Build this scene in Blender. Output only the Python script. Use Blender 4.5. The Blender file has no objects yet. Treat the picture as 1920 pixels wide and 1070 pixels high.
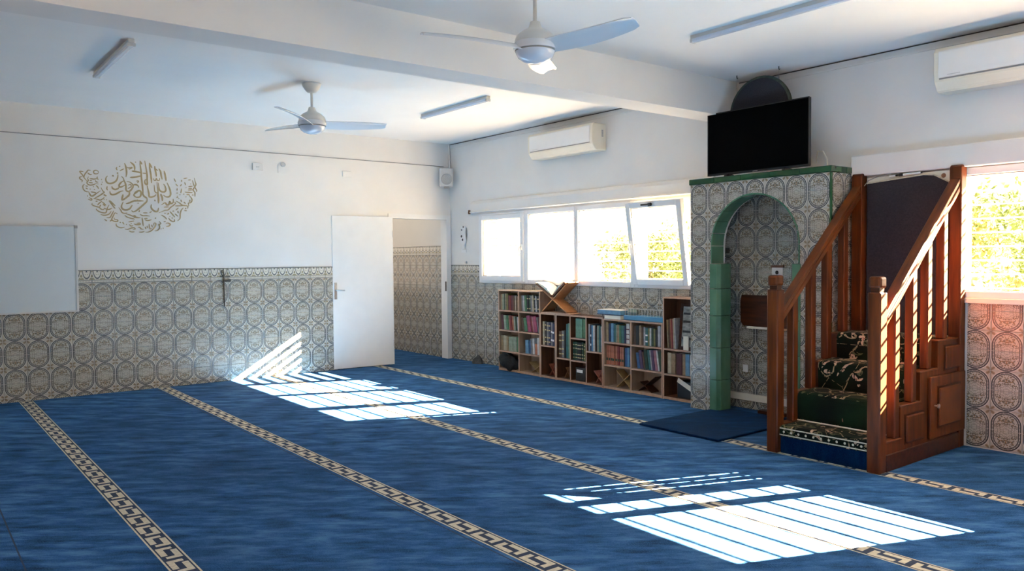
import bpy, bmesh, math, random
from mathutils import Vector, Matrix
random.seed(7)
SC = bpy.context.scene
COL = SC.collection
# ------------------------------------------------------------------ camera
F_PX, YAW, PITCH, ROLL = 1481.17, 0.908243, -0.0350856, -0.0085692
CAM = Vector((9.6074, -6.3753, 1.4555))
fw = Vector((-math.sin(YAW)*math.cos(PITCH), math.cos(YAW)*math.cos(PITCH), math.sin(PITCH)))
rt = Vector((math.cos(YAW), math.sin(YAW), 0)); up = rt.cross(fw)
rt, up = math.cos(ROLL)*rt+math.sin(ROLL)*up, -math.sin(ROLL)*rt+math.cos(ROLL)*up
cd = bpy.data.cameras.new('camera'); cam = bpy.data.objects.new('camera', cd); COL.objects.link(cam)
cd.sensor_fit = 'HORIZONTAL'; cd.sensor_width = 36; cd.lens = F_PX*36/1920; cd.clip_start = .05; cd.clip_end = 300
cam.matrix_world = Matrix(((rt.x, up.x, -fw.x, CAM.x), (rt.y, up.y, -fw.y, CAM.y), (rt.z, up.z, -fw.z, CAM.z), (0, 0, 0, 1)))
SC.camera = cam
# ------------------------------------------------------------------ sky, sun, exposure
SUN_DIR = Vector((-.39, -1, -1/1.65)).normalized()
W = bpy.data.worlds.new('sky'); SC.world = W; W.use_nodes = True
wn = W.node_tree; wn.nodes.clear()
wo = wn.nodes.new('ShaderNodeOutputWorld'); wb = wn.nodes.new('ShaderNodeBackground')
sky = wn.nodes.new('ShaderNodeTexSky'); sky.sky_type = 'NISHITA'; sky.sun_disc = False
sky.sun_elevation = math.asin(-SUN_DIR.z); sky.sun_rotation = math.atan2(-SUN_DIR.x, -SUN_DIR.y)
sky.dust_density = 4.0; sky.air_density = 1.0; sky.ozone_density = 0.7
wb.inputs['Strength'].default_value = 1.5
hz = wn.nodes.new('ShaderNodeMix'); hz.data_type = 'RGBA'; hz.inputs[0].default_value = .8; hz.inputs[7].default_value = (1.28, .965, .75, 1)
wn.links.new(sky.outputs[0], hz.inputs[6]); wn.links.new(hz.outputs[2], wb.inputs[0]); wn.links.new(wb.outputs[0], wo.inputs[0])
sl = bpy.data.lights.new('sun', 'SUN'); sl.energy = 345; sl.angle = math.radians(.27); sl.color = (1, .77, .515)
so = bpy.data.objects.new('sun', sl); COL.objects.link(so)
so.rotation_euler = SUN_DIR.to_track_quat('-Z', 'Y').to_euler(); so.location = (12, 12, 9)
SC.view_settings.view_transform = 'Standard'; SC.view_settings.look = 'None'
SC.view_settings.gamma = 1; SC.view_settings.use_curve_mapping = False
SC.view_settings.exposure = .69

# ------------------------------------------------------------------ helpers
def tag(o, label=None, cat=None, group=None, kind=None):
    if label: o['label'] = label
    if cat: o['category'] = cat
    if group: o['group'] = group
    if kind: o['kind'] = kind
    return o
def thing(name, loc, label=None, cat=None, group=None, kind=None):
    o = bpy.data.objects.new(name, None); o.empty_display_size = .1; COL.objects.link(o); o.location = loc
    return tag(o, label, cat, group, kind)
def origin_of(o):
    v = Vector((0, 0, 0))
    while o is not None: v += o.location; o = o.parent
    return v
class MB:
    def __init__(s): s.v = []; s.f = []; s.m = []; s.uv = {}
    def add(s, vs, fs, mi=0):
        b = len(s.v); s.v += [tuple(x) for x in vs]
        for f in fs: s.f.append([b+i for i in f]); s.m.append(mi)
        return s
    def box(s, lo, hi, mi=0, mat=None):
        x0, y0, z0 = lo; x1, y1, z1 = hi
        vs = [(x0,y0,z0),(x1,y0,z0),(x1,y1,z0),(x0,y1,z0),(x0,y0,z1),(x1,y0,z1),(x1,y1,z1),(x0,y1,z1)]
        if mat is not None: vs = [mat @ Vector(p) for p in vs]
        return s.add(vs, [(3,2,1,0),(4,5,6,7),(0,1,5,4),(1,2,6,5),(2,3,7,6),(3,0,4,7)], mi)
    def prism(s, poly, ax, a, b, mi=0):
        # poly: 2D points in the two other axes (in x,y,z order), counter-clockwise or not
        def P(q, t): l = list(q); l.insert(ax, t); return l
        n = len(poly); vs = [P(q, a) for q in poly]+[P(q, b) for q in poly]
        fs = [list(range(n))[::-1], list(range(n, 2*n))]+[(i, (i+1) % n, n+(i+1) % n, n+i) for i in range(n)]
        return s.add(vs, fs, mi)
    def lathe(s, prof, c=(0, 0, 0), seg=24, mi=0, axis='z', cap=True):
        vs = []; fs = []; n = len(prof)
        for k in range(seg):
            t = 2*math.pi*k/seg
            for r, h in prof:
                p = (r*math.cos(t), r*math.sin(t), h)
                if axis == 'y': p = (p[0], h, p[1])
                if axis == 'x': p = (h, p[0], p[1])
                vs.append((c[0]+p[0], c[1]+p[1], c[2]+p[2]))
        for k in range(seg):
            for i in range(n-1):
                a = k*n+i; b = ((k+1) % seg)*n+i; fs.append((a, b, b+1, a+1))
        if cap: fs.append([k*n for k in range(seg)][::-1]); fs.append([k*n+n-1 for k in range(seg)])
        return s.add(vs, fs, mi)
    def tube(s, pts, r, seg=8, mi=0):
        pts = [Vector(p) for p in pts]; vs = []; fs = []
        for i, p in enumerate(pts):
            d = (pts[min(i+1, len(pts)-1)]-pts[max(i-1, 0)]).normalized()
            a = d.cross(Vector((0, 0, 1)) if abs(d.z) < .9 else Vector((1, 0, 0))).normalized(); b = d.cross(a)
            rr = r[i] if isinstance(r, (list, tuple)) else r
            for k in range(seg):
                t = 2*math.pi*k/seg; vs.append(p+a*math.cos(t)*rr+b*math.sin(t)*rr)
        for i in range(len(pts)-1):
            for k in range(seg): fs.append((i*seg+k, i*seg+(k+1) % seg, (i+1)*seg+(k+1) % seg, (i+1)*seg+k))
        fs.append(list(range(seg))[::-1]); fs.append([(len(pts)-1)*seg+k for k in range(seg)])
        return s.add(vs, fs, mi)
    def build(s, name, mats, parent=None, smooth=False, bevel=0, seg=1, origin=None):
        if not isinstance(mats, (list, tuple)): mats = [mats]
        if parent is not None: o0 = origin_of(parent)
        elif origin is not None: o0 = Vector(origin)
        else:
            xs = list(zip(*s.v)); o0 = Vector(((min(xs[0])+max(xs[0]))/2, (min(xs[1])+max(xs[1]))/2, min(xs[2])))
        me = bpy.data.meshes.new(name); me.from_pydata([tuple(Vector(p)-o0) for p in s.v], [], s.f)
        for m in mats: me.materials.append(m)
        for p, mi in zip(me.polygons, s.m): p.material_index = mi
        bm = bmesh.new(); bm.from_mesh(me); bmesh.ops.recalc_face_normals(bm, faces=bm.faces)
        if bevel:
            es = [e for e in bm.edges if e.is_manifold and e.calc_face_angle(0) > .6]
            bmesh.ops.bevel(bm, geom=es, offset=bevel, segments=seg, affect='EDGES', profile=.5, clamp_overlap=True)
        bm.to_mesh(me); bm.free()
        if smooth:
            for p in me.polygons: p.use_smooth = True
            me.set_sharp_from_angle(angle=math.radians(40))
        o = bpy.data.objects.new(name, me); COL.objects.link(o)
        if parent is not None: o.parent = parent
        else: o.location = o0
        return o
def inst(name, me, parent, loc, rotz=0):
    o = bpy.data.objects.new(name, me); COL.objects.link(o); o.parent = parent
    o.location = Vector(loc)-origin_of(parent) if parent is not None else loc
    o.rotation_euler = (0, 0, rotz); return o

# ------------------------------------------------------------------ node maths
class E:
    def __init__(s, nt, k): s.nt = nt; s.k = k
    def op(s, o, *a):
        n = s.nt.nodes.new('ShaderNodeMath'); n.operation = o
        for i, x in enumerate((s,)+a):
            if isinstance(x, E): s.nt.links.new(x.k, n.inputs[i])
            else: n.inputs[i].default_value = x
        return E(s.nt, n.outputs[0])
    def __add__(s, b): return s.op('ADD', b)
    __radd__ = __add__
    def __sub__(s, b): return s.op('SUBTRACT', b)
    def __rsub__(s, b): return (s*-1)+b
    def __mul__(s, b): return s.op('MULTIPLY', b)
    __rmul__ = __mul__
    def __truediv__(s, b): return s.op('DIVIDE', b)
    def abs(s): return s.op('ABSOLUTE')
    def max(s, b): return s.op('MAXIMUM', b)
    def min(s, b): return s.op('MINIMUM', b)
    def sq(s): return s*s
    def sqrt(s): return s.op('SQRT')
    def gt(s, b): return s.op('GREATER_THAN', b)
    def lt(s, b): return s.op('LESS_THAN', b)
    def sin(s): return s.op('SINE')
    def frac(s): return s.op('FRACT')
    def atan2(s, b): return s.op('ARCTAN2', b)
    def band(s, a, b): return s.gt(a)*s.lt(b)
def material(name, col=(.8, .8, .8), rough=.6, metal=0, spec=.5):
    m = bpy.data.materials.new(name); m.use_nodes = True; nt = m.node_tree
    b = nt.nodes['Principled BSDF']; b.inputs['Base Color'].default_value = (*col, 1)
    b.inputs['Roughness'].default_value = rough; b.inputs['Metallic'].default_value = metal
    b.inputs['Specular IOR Level'].default_value = spec
    return m, nt, b
def coords(nt, which='Object', scale=(1, 1, 1)):
    t = nt.nodes.new('ShaderNodeTexCoord'); mp = nt.nodes.new('ShaderNodeMapping'); mp.inputs['Scale'].default_value = scale
    nt.links.new(t.outputs[which], mp.inputs[0]); return mp.outputs[0]
def noise(nt, vec, scale, detail=3, rough=.5):
    n = nt.nodes.new('ShaderNodeTexNoise'); n.inputs['Scale'].default_value = scale
    n.inputs['Detail'].default_value = detail; n.inputs['Roughness'].default_value = rough
    if vec is not None: nt.links.new(vec, n.inputs['Vector'])
    return n.outputs['Fac']
def ramp(nt, fac, stops):
    r = nt.nodes.new('ShaderNodeValToRGB'); el = r.color_ramp.elements
    while len(el) < len(stops): el.new(.5)
    for e, (p, c) in zip(el, stops): e.position = p; e.color = (*c, 1)
    nt.links.new(fac, r.inputs[0]); return r.outputs[0]
def mix(nt, fac, a, b):
    n = nt.nodes.new('ShaderNodeMix'); n.data_type = 'RGBA'
    for sock, x in ((n.inputs[0], fac), (n.inputs[6], a), (n.inputs[7], b)):
        if isinstance(x, E): nt.links.new(x.k, sock)
        elif isinstance(x, bpy.types.NodeSocket): nt.links.new(x, sock)
        elif isinstance(x, (int, float)): sock.default_value = x
        else: sock.default_value = (*x, 1)
    return n.outputs[2]
def bump(nt, b, h, strength=.3, dist=.01):
    n = nt.nodes.new('ShaderNodeBump'); n.inputs['Strength'].default_value = strength; n.inputs['Distance'].default_value = dist
    nt.links.new(h, n.inputs['Height']); nt.links.new(n.outputs[0], b.inputs['Normal'])
def grainy(name, c1, c2, scale=20, rough=.6, stretch=(1, 1, 1), detail=4, bstr=.0, bdist=.004, metal=0, spec=.5):
    m, nt, b = material(name, c1, rough, metal, spec)
    v = coords(nt, 'Object', stretch); f = noise(nt, v, scale, detail)
    nt.links.new(ramp(nt, f, [(.32, c1), (.68, c2)]), b.inputs['Base Color'])
    if bstr: bump(nt, b, f, bstr, bdist)
    return m
M = {}
M['plaster'] = grainy('white_plaster', (.80, .77, .73), (.84, .81, .77), 2.2, .85, bstr=.04, bdist=.01)
M['ceiling'] = grainy('ceiling_paint', (.88, .85, .81), (.91, .88, .84), 1.6, .9)
M['white'] = grainy('white_paint', (.82, .81, .79), (.85, .84, .82), 6, .45)
M['pvc'] = grainy('white_pvc', (.83, .83, .83), (.86, .86, .86), 5, .3)
M['cream_plastic'] = grainy('cream_plastic', (.78, .72, .60), (.82, .77, .66), 4, .4)
M['grey_plastic'] = grainy('pale_grey_plastic', (.58, .57, .55), (.64, .63, .61), 8, .45)
M['black'] = grainy('black_plastic', (.006, .006, .007), (.012, .012, .014), 9, .35)
M['screen'] = grainy('black_screen', (.001, .001, .001), (.0016, .0016, .0016), 3, .7, spec=.02)
M['dark'] = grainy('dark_cloth', (.008, .008, .009), (.02, .02, .021), 60, .9)
M['metal'] = grainy('brushed_metal', (.5, .5, .5), (.62, .62, .62), 40, .3, metal=1)
M['dark_metal'] = grainy('dark_metal', (.05, .045, .04), (.09, .08, .07), 30, .5, metal=.6)
M['grey_cable'] = grainy('grey_cable', (.22, .21, .20), (.3, .29, .28), 20, .6)
M['wood'] = grainy('red_brown_wood', (.052, .0098, .0014), (.135, .030, .0038), 5, .42, (6, 6, .55), 6, .12, .002, spec=.25)
M['wood_rail'] = grainy('worn_rail_wood', (.07, .0155, .0026), (.16, .042, .0066), 5, .38, (6, .9, .9), 6, .1, .002, spec=.3)
M['wood_dark'] = grainy('dark_stained_wood', (.028, .0062, .0014), (.072, .017, .0034), 5, .42, (.8, 6, 6), 6, .1, .002, spec=.25)
M['pale_wood'] = grainy('pale_beech_board', (.33, .225, .15), (.41, .29, .205), 6, .5, (5, 5, .7), 5)
M['brown_wood'] = grainy('brown_veneer_board', (.085, .031, .014), (.145, .057, .026), 6, .45, (6, 6, .6), 5)
M['edge_wood'] = grainy('light_board_edge', (.46, .28, .19), (.55, .36, .26), 7, .5, (5, 5, .7), 4)
M['rehal_wood'] = grainy('carved_stand_wood', (.34, .14, .05), (.46, .22, .09), 6, .4, (4, 4, 1), 5)
M['gold_wood'] = grainy('golden_stand_wood', (.42, .26, .10), (.55, .36, .16), 8, .45, (4, 4, 1), 4)
M['paper'] = grainy('page_paper', (.80, .75, .63), (.86, .82, .72), 60, .9, (1, 1, 30), 2)
M['gilt'] = grainy('gold_paint', (.36, .26, .12), (.44, .34, .17), 30, .55)
M['spine_gold'] = grainy('gold_spine_print', (.48, .38, .18), (.58, .47, .25), 50, .5)
M['board_navy'] = grainy('navy_fabric', (.011, .0105, .017), (.022, .021, .030), 90, .92, bstr=.15, bdist=.002)
M['blue_plastic'] = grainy('blue_plastic', (.018, .16, .33), (.03, .2, .39), 6, .4)
M['whiteboard'] = grainy('whiteboard_enamel', (.62, .68, .70), (.66, .71, .73), 1.5, .25)
M['canopy'] = grainy('pale_enamel', (.66, .65, .62), (.71, .70, .67), 4, .3)
M['fan_white'] = grainy('fan_enamel', (.72, .73, .75), (.77, .78, .80), 3, .18)
M['fan_bowl'] = grainy('frosted_bowl', (.62, .66, .74), (.68, .71, .78), 3, .15)
M['stone'] = grainy('grey_rag', (.04, .04, .042), (.1, .1, .1), 18, .9, bstr=.4, bdist=.02)
M['blade'] = grainy('grey_aluminium_blade', (.30, .30, .30), (.36, .36, .36), 20, .5)
M['outdoor'] = grainy('pale_gravel', (.12, .12, .09), (.17, .165, .13), 8, .9)
M['bark'] = grainy('bark', (.12, .09, .06), (.2, .15, .1), 12, .9, (1, 1, .3))
def green_tile(name, a, b_):
    return grainy(name, a, b_, 7, .22, (1, 1, .6), 4, .05, .004)
M['green'] = green_tile('green_glazed_tile', (.055, .16, .095), (.10, .235, .15))
M['dark_green'] = green_tile('dark_green_glazed_tile', (.008, .05, .018), (.018, .08, .03))
def glass():
    m = bpy.data.materials.new('window_glass'); m.use_nodes = True; nt = m.node_tree; nt.nodes.clear()
    o = nt.nodes.new('ShaderNodeOutputMaterial'); t = nt.nodes.new('ShaderNodeBsdfTransparent'); g = nt.nodes.new('ShaderNodeBsdfGlossy')
    g.inputs['Roughness'].default_value = .02; x = nt.nodes.new('ShaderNodeMixShader'); x.inputs[0].default_value = .05
    nt.links.new(t.outputs[0], x.inputs[1]); nt.links.new(g.outputs[0], x.inputs[2]); nt.links.new(x.outputs[0], o.inputs[0]); return m
M['glass'] = glass()
def leaf_mat(name, c):
    m = bpy.data.materials.new(name); m.use_nodes = True; nt = m.node_tree; nt.nodes.clear()
    o = nt.nodes.new('ShaderNodeOutputMaterial'); d = nt.nodes.new('ShaderNodeBsdfDiffuse'); t = nt.nodes.new('ShaderNodeBsdfTranslucent')
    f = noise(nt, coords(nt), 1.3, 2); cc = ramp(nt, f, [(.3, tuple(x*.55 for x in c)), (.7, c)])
    x = nt.nodes.new('ShaderNodeMixShader'); x.inputs[0].default_value = .5
    for n in (d, t): nt.links.new(cc, n.inputs[0])
    nt.links.new(d.outputs[0], x.inputs[1]); nt.links.new(t.outputs[0], x.inputs[2]); nt.links.new(x.outputs[0], o.inputs[0]); return m
M['leaf'] = leaf_mat('leaf_green', (.085, .115, .04))
M['leaf2'] = leaf_mat('leaf_yellow_green', (.13, .155, .06))

def carpet(name, dark, light, light2):
    m, nt, b = material(name, dark, 1.0, 0, .04)
    v = coords(nt, 'Object', (1, 1, 1))
    m1 = nt.nodes.new('ShaderNodeMapping'); m1.inputs['Rotation'].default_value = (0, 0, -.908); nt.links.new(v, m1.inputs[0])
    m2 = nt.nodes.new('ShaderNodeMapping'); m2.inputs['Scale'].default_value = (1.3, 4.2, 1); nt.links.new(m1.outputs[0], m2.inputs[0]); v2 = m2.outputs[0]
    f1 = noise(nt, v2, 2.3, 7, .68); f2 = noise(nt, v, .55, 3); f3 = noise(nt, v, 160, 2, .6)
    c = ramp(nt, f1, [(.34, dark), (.50, light), (.67, light2)])
    c = mix(nt, (E(nt, f2)-.35).max(0)*1.5, c, dark)
    c = mix(nt, (E(nt, f3)-.42).max(0)*1.1, c, light2)
    nt.links.new(c, b.inputs['Base Color'])
    b.inputs['Sheen Weight'].default_value = .04; b.inputs['Sheen Roughness'].default_value = .35
    b.inputs['Sheen Tint'].default_value = (.35, .6, 1, 1)
    bump(nt, b, f3, .5, .006)
    return m, nt, b
M['carpet'] = carpet('blue_pile_carpet', (.0022, .0175, .060), (.0185, .088, .248), (.080, .205, .42))[0]
M['mat'] = carpet('deep_blue_mat', (.0005, .0085, .036), (.001, .016, .06), (.005, .042, .12))[0]
M['cream_pile'] = grainy('cream_pile', (.50, .45, .34), (.66, .60, .47), 60, .95, bstr=.4, bdist=.004)
M['navy_pile'] = grainy('navy_pile', (.005, .018, .05), (.01, .03, .08), 50, .95)
M['seam'] = grainy('carpet_seam', (.004, .02, .06), (.007, .03, .08), 30, .95)

def oval_tile():
    m, nt, b = material('oval_motif_tile', (.7, .68, .62), .22, 0, .5)
    uv = nt.nodes.new('ShaderNodeUVMap'); sx = nt.nodes.new('ShaderNodeSeparateXYZ'); nt.links.new(uv.outputs[0], sx.inputs[0])
    u = E(nt, sx.outputs[0]); v = E(nt, sx.outputs[1])
    X = (u*2-1).abs(); Y = v*1.394; Yc = (Y-.44).max(0)
    r = (X.sq()+Yc.sq()).sqrt(); s = Y.min(.44)+Yc.atan2(X)*.8
    lines = (r.band(.87, .945)).max(r.band(.74, .80))
    beads = r.band(.815, .865)*((s*4.6).frac().gt(.30))
    ringbase = r.band(.80, .88)
    cm = nt.nodes.new('ShaderNodeCombineXYZ'); nt.links.new(X.k, cm.inputs[0]); nt.links.new(Y.k, cm.inputs[1])
    vo = nt.nodes.new('ShaderNodeTexVoronoi'); vo.inputs['Scale'].default_value = 11.5; nt.links.new(cm.outputs[0], vo.inputs['Vector'])
    d = E(nt, vo.outputs['Distance']); sc_ = nt.nodes.new('ShaderNodeSeparateColor'); nt.links.new(vo.outputs['Color'], sc_.inputs[0]); rnd = E(nt, sc_.outputs[0])
    inside = r.lt(.71); rc0 = (X.sq()*.8+Y.sq()).sqrt()
    flor = d.lt(.56)*d.gt(.16)*inside*((Y+X*.25).gt(.40))*rnd.gt(.30)
    flor2 = d.lt(.52)*inside*(Y.gt(.46))*rnd.lt(.16)
    flor3 = d.lt(.42)*inside*((Y+X*.25).lt(.42))*rnd.gt(.35)
    rc = (X.sq()+Y.sq()).sqrt(); ang = Y.atan2(X)
    scroll = ((rc+(ang*8).sin()*.035).band(.36, .41)).max((rc+(ang*6).sin()*.03).band(.17, .21)).max((rc+(ang*12).sin()*.05).band(.53, .57)*Y.lt(.5))
    scroll = scroll*inside
    cx = 1-X; cy = 1.394-Y; q = (cx.sq()+cy.sq()).sqrt()
    corner = r.gt(1.0)
    petal = corner*(((cx-cy).abs().lt(.055)*q.band(.06, .34)).max(cx.band(.05, .16)*cy.band(.05, .2)))
    petal2 = corner*((cx-.18).sq()+(cy-.18).sq()).lt(.012)
    halo = r.band(.95, .985)
    n1 = noise(nt, coords(nt, 'Object'), 9, 3)
    base = ramp(nt, n1, [(.3, (.41, .39, .335)), (.7, (.50, .485, .43))])
    c = mix(nt, ringbase, base, (.47, .46, .42))
    c = mix(nt, beads, c, (.21, .21, .20))
    c = mix(nt, lines, c, (.058, .064, .066))
    c = mix(nt, scroll*.85, c, (.235, .23, .20))
    c = mix(nt, flor3*.7, c, (.26, .255, .235)); c = mix(nt, flor, c, (.15, .14, .11))
    c = mix(nt, flor2, c, (.22, .14, .06))
    c = mix(nt, petal2*.8, c, (.30, .215, .14))
    c = mix(nt, petal*.9, c, (.20, .165, .11))
    c = mix(nt, halo, c, (.66, .64, .60))
    nt.links.new(c, b.inputs['Base Color']); return m
M['oval'] = oval_tile()
def frieze_tile():
    m, nt, b = material('scallop_border_tile', (.7, .68, .62), .22)
    uv = nt.nodes.new('ShaderNodeUVMap'); sx = nt.nodes.new('ShaderNodeSeparateXYZ'); nt.links.new(uv.outputs[0], sx.inputs[0])
    u = E(nt, sx.outputs[0]); v = E(nt, sx.outputs[1])
    w = ((u*2).frac()-.5).abs()
    arc = (w.sq()+((v-.97)*.60).sq()).sqrt()
    line = v.band(.93, .99).max(v.band(.02, .06)).max(v.band(.2, .235)).max(arc.band(.33, .40)).max(arc.lt(.09))
    cm = nt.nodes.new('ShaderNodeCombineXYZ'); nt.links.new(w.k, cm.inputs[0]); nt.links.new(v.k, cm.inputs[1])
    vo = nt.nodes.new('ShaderNodeTexVoronoi'); vo.inputs['Scale'].default_value = 9; nt.links.new(cm.outputs[0], vo.inputs['Vector'])
    d = E(nt, vo.outputs['Distance'])
    flor = (d.lt(.55)*(arc.gt(.42))*v.band(.25, .92)).max(d.lt(.3)*arc.lt(.28)*v.lt(.9))
    flor2 = ((u*14).frac()-.5).abs().lt(.28)*v.band(.09, .17)
    c = mix(nt, flor, (.66, .64, .57), (.27, .235, .14)); c = mix(nt, flor2, c, (.3, .28, .22)); c = mix(nt, line, c, (.10, .11, .115))
    nt.links.new(c, b.inputs['Base Color']); return m
M['frieze'] = frieze_tile()
def stair_carpet_mat():
    m, nt, b = material('green_floral_carpet', (.01, .02, .012), .95, 0, .1)
    v = coords(nt, 'Object', (1, 1, 1)); wv = noise(nt, v, 3.5, 2)
    vo = nt.nodes.new('ShaderNodeTexVoronoi'); vo.inputs['Scale'].default_value = 9.0; vo.inputs['Randomness'].default_value = .95
    ad = nt.nodes.new('ShaderNodeVectorMath'); ad.operation = 'ADD'; nt.links.new(v, ad.inputs[0]); nt.links.new(wv, ad.inputs[1]); nt.links.new(ad.outputs[0], vo.inputs['Vector'])
    d = E(nt, vo.outputs['Distance']); sc_ = nt.nodes.new('ShaderNodeSeparateColor'); nt.links.new(vo.outputs['Color'], sc_.inputs[0]); rnd = E(nt, sc_.outputs[0])
    ve = nt.nodes.new('ShaderNodeTexVoronoi'); ve.feature = 'DISTANCE_TO_EDGE'; ve.inputs['Scale'].default_value = 3.1; nt.links.new(v, ve.inputs['Vector'])
    vine = (E(nt, noise(nt, v, 4.6, 1)).band(.487, .512)).max(E(nt, ve.outputs['Distance']).lt(.004))
    ft = E(nt, noise(nt, v, 45, 3)).gt(.44)
    zs = nt.nodes.new('ShaderNodeSeparateXYZ'); nt.links.new(v, zs.inputs[0]); zz = E(nt, zs.outputs[2]); busy = 1-zz.band(.03, .222)
    ft = ft*busy; blob = d.lt(.40)*rnd.gt(.64); leaf = d.band(.2, .42)*rnd.lt(.34)
    g = ramp(nt, noise(nt, v, 2.4, 3), [(.4, (.004, .006, .004)), (.62, (.006, .017, .007))])
    c = mix(nt, leaf*ft, g, (.085, .09, .045)); c = mix(nt, vine*ft, c, (.30, .22, .13)); c = mix(nt, blob*ft, c, (.46, .31, .22)); c = mix(nt, d.lt(.13)*rnd.gt(.62), c, (.3, .12, .08))
    nt.links.new(c, b.inputs['Base Color']); b.inputs['Sheen Weight'].default_value = .02
    bump(nt, b, noise(nt, v, 150, 2), .5, .005); return m
M['stair_carpet'] = stair_carpet_mat()
BOOKCOL = {'cream': (.62, .54, .38), 'white': (.72, .72, .70), 'pale green': (.36, .44, .32), 'dark green': (.015, .06, .025), 'green': (.09, .25, .12),
 'sea green': (.16, .36, .25), 'teal': (.03, .17, .17), 'maroon': (.10, .012, .022), 'red': (.27, .03, .03), 'magenta': (.35, .05, .13), 'pink': (.48, .20, .24),
 'brown': (.13, .06, .03), 'tan': (.38, .27, .15), 'black': (.012, .012, .013), 'grey': (.25, .25, .25), 'navy': (.02, .03, .10), 'blue': (.03, .12, .32),
 'sky blue': (.14, .36, .58), 'orange': (.50, .17, .09), 'olive': (.20, .20, .06), 'purple': (.10, .05, .13), 'pale grey': (.5, .5, .52), 'gold': (.45, .32, .1)}
for k, c in BOOKCOL.items():
    M['book_'+k] = grainy('book_cover_'+k.replace(' ', '_'), tuple(x*.55 for x in c), tuple(x*.8 for x in c), 35, .55, bstr=.05, bdist=.001)
# ------------------------------------------------------------------ room shell
H = 3.1
def wall_grid(name, ax, front, back, u0, u1, z0, z1, holes, mat):
    us = sorted({u0, u1, *[h[0] for h in holes], *[h[1] for h in holes]}); zs = sorted({z0, z1, *[h[2] for h in holes], *[h[3] for h in holes]})
    solid = lambda i, j: 0 <= i < len(us)-1 and 0 <= j < len(zs)-1 and not any(h[0] <= (us[i]+us[i+1])/2 <= h[1] and h[2] <= (zs[j]+zs[j+1])/2 <= h[3] for h in holes)
    b = MB(); idx = {}
    def V(i, j, k):
        if (i, j, k) not in idx:
            t = (front, back)[k]; p = (us[i], t, zs[j]) if ax == 1 else (t, us[i], zs[j])
            idx[(i, j, k)] = len(b.v); b.v.append(p)
        return idx[(i, j, k)]
    for i in range(len(us)-1):
        for j in range(len(zs)-1):
            if not solid(i, j): continue
            b.f.append([V(i, j, 0), V(i+1, j, 0), V(i+1, j+1, 0), V(i, j+1, 0)]); b.f.append([V(i, j, 1), V(i, j+1, 1), V(i+1, j+1, 1), V(i+1, j, 1)])
            for di, dj, e in ((-1, 0, ((i, j), (i, j+1))), (1, 0, ((i+1, j), (i+1, j+1))), (0, -1, ((i, j), (i+1, j))), (0, 1, ((i, j+1), (i+1, j+1)))):
                if not solid(i+di, j+dj): b.f.append([V(*e[0], 0), V(*e[1], 0), V(*e[1], 1), V(*e[0], 1)])
    b.m = [0]*len(b.f)
    return tag(b.build(name, mat, origin=(0, 0, 0)), kind='structure')
floor = tag(MB().box((-3.6, -8.2, -.06), (11.4, .0, 0)).build('floor', M['carpet'], origin=(0, 0, 0)), 'deep blue brushed pile carpet with woven cream key bands', kind='structure')
ceil_ = tag(MB().box((-3.6, -8.2, H), (11.4, .3, H+.12)).build('ceiling', M['ceiling'], origin=(0, 0, 0)), kind='structure')
WZ0, WZ1 = 1.12, 2.06
wallB = wall_grid('wall_back', 1, 0, .2, -.12, 11.4, 0, H, [(.72, 4.55, WZ0, WZ1), (6.95, 8.72, WZ0, 2.10), (9.15, 10.75, WZ0, 2.10)], M['plaster'])
wallA = wall_grid('wall_left', 0, 0, -.12, -8.2, 0, 0, H, [(-1.03, -.03, 0, 2.075)], M['plaster'])
wallR = wall_grid('wall_right', 0, 11.2, 11.4, -8.2, 0, 0, H, [], M['plaster'])
wallF = wall_grid('wall_front', 1, -8.0, -8.2, -.12, 11.2, 0, H, [(5.2, 9.2, .95, 2.3)], M['plaster'])
beam = tag(MB().box((4.68, -8.0, 2.765), (4.975, .0, H+.01)).build('ceiling_beam', M['plaster'], origin=(4.8, -4, 2.765)), kind='structure')
cor = wall_grid('wall_corridor', 1, -.05, .12, -3.4, -.12, 0, H, [], M['plaster'])
cor_end = wall_grid('wall_corridor_end', 0, -3.4, -3.6, -2.4, 0, 0, H, [(-2.2, -.4, .9, 2.5)], M['plaster'])
cor_side = wall_grid('wall_corridor_side', 1, -2.3, -2.4, -3.4, -.12, 0, H, [], M['plaster'])
# woven key bands in the carpet
PAT = ["...XXXXXXXX..", "XX.XXXXXXXX..", "XX.......XX..", "XX.......XX..", "XXXXXXXX.XX..", "XXXXXXXX....."]
def key_band(yc, x0, x1):
    b = MB(); hw = .062; z = .0012; per = .207; n = len(PAT[0])
    ys = [yc+hw, yc+hw-.009, yc+hw-.017]; ye = [yc-hw, yc-hw+.009, yc-hw+.017]
    cw = per/n; k = int((x1-x0)/cw); rh = (2*hw-.034-.0)/len(PAT)
    def q(a, c, d, e, mi): b.add([(a, d, z), (c, d, z), (c, e, z), (a, e, z)], [(0, 1, 2, 3)], mi)
    X = [x0+i*cw for i in range(k+1)]
    q(X[0], X[-1], ys[1], ys[0], 1); q(X[0], X[-1], ys[2], ys[1], 0); q(X[0], X[-1], ye[0], ye[1], 1); q(X[0], X[-1], ye[1], ye[2], 0)
    for r, row in enumerate(PAT):
        t = ys[2]-r*rh; i = 0
        while i < k:
            j = i
            while j < k and row[j % n] == row[i % n]: j += 1
            q(X[i], X[j], t-rh, t, 1 if row[i % n] == 'X' else 0); i = j
    return b.build('key_band', [M['navy_pile'], M['cream_pile']], floor)
for yc in (-1.235, -2.64, -3.985, -5.34, -6.7): key_band(yc, .01, 11.19)
for y in (-4.075, -5.93):
    MB().add([(.01, y-.004, .0008), (11.19, y-.004, .0008), (11.19, y+.004, .0008), (.01, y+.004, .0008)], [(0, 1, 2, 3)]).build('carpet_seam', M['seam'], floor)

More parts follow.
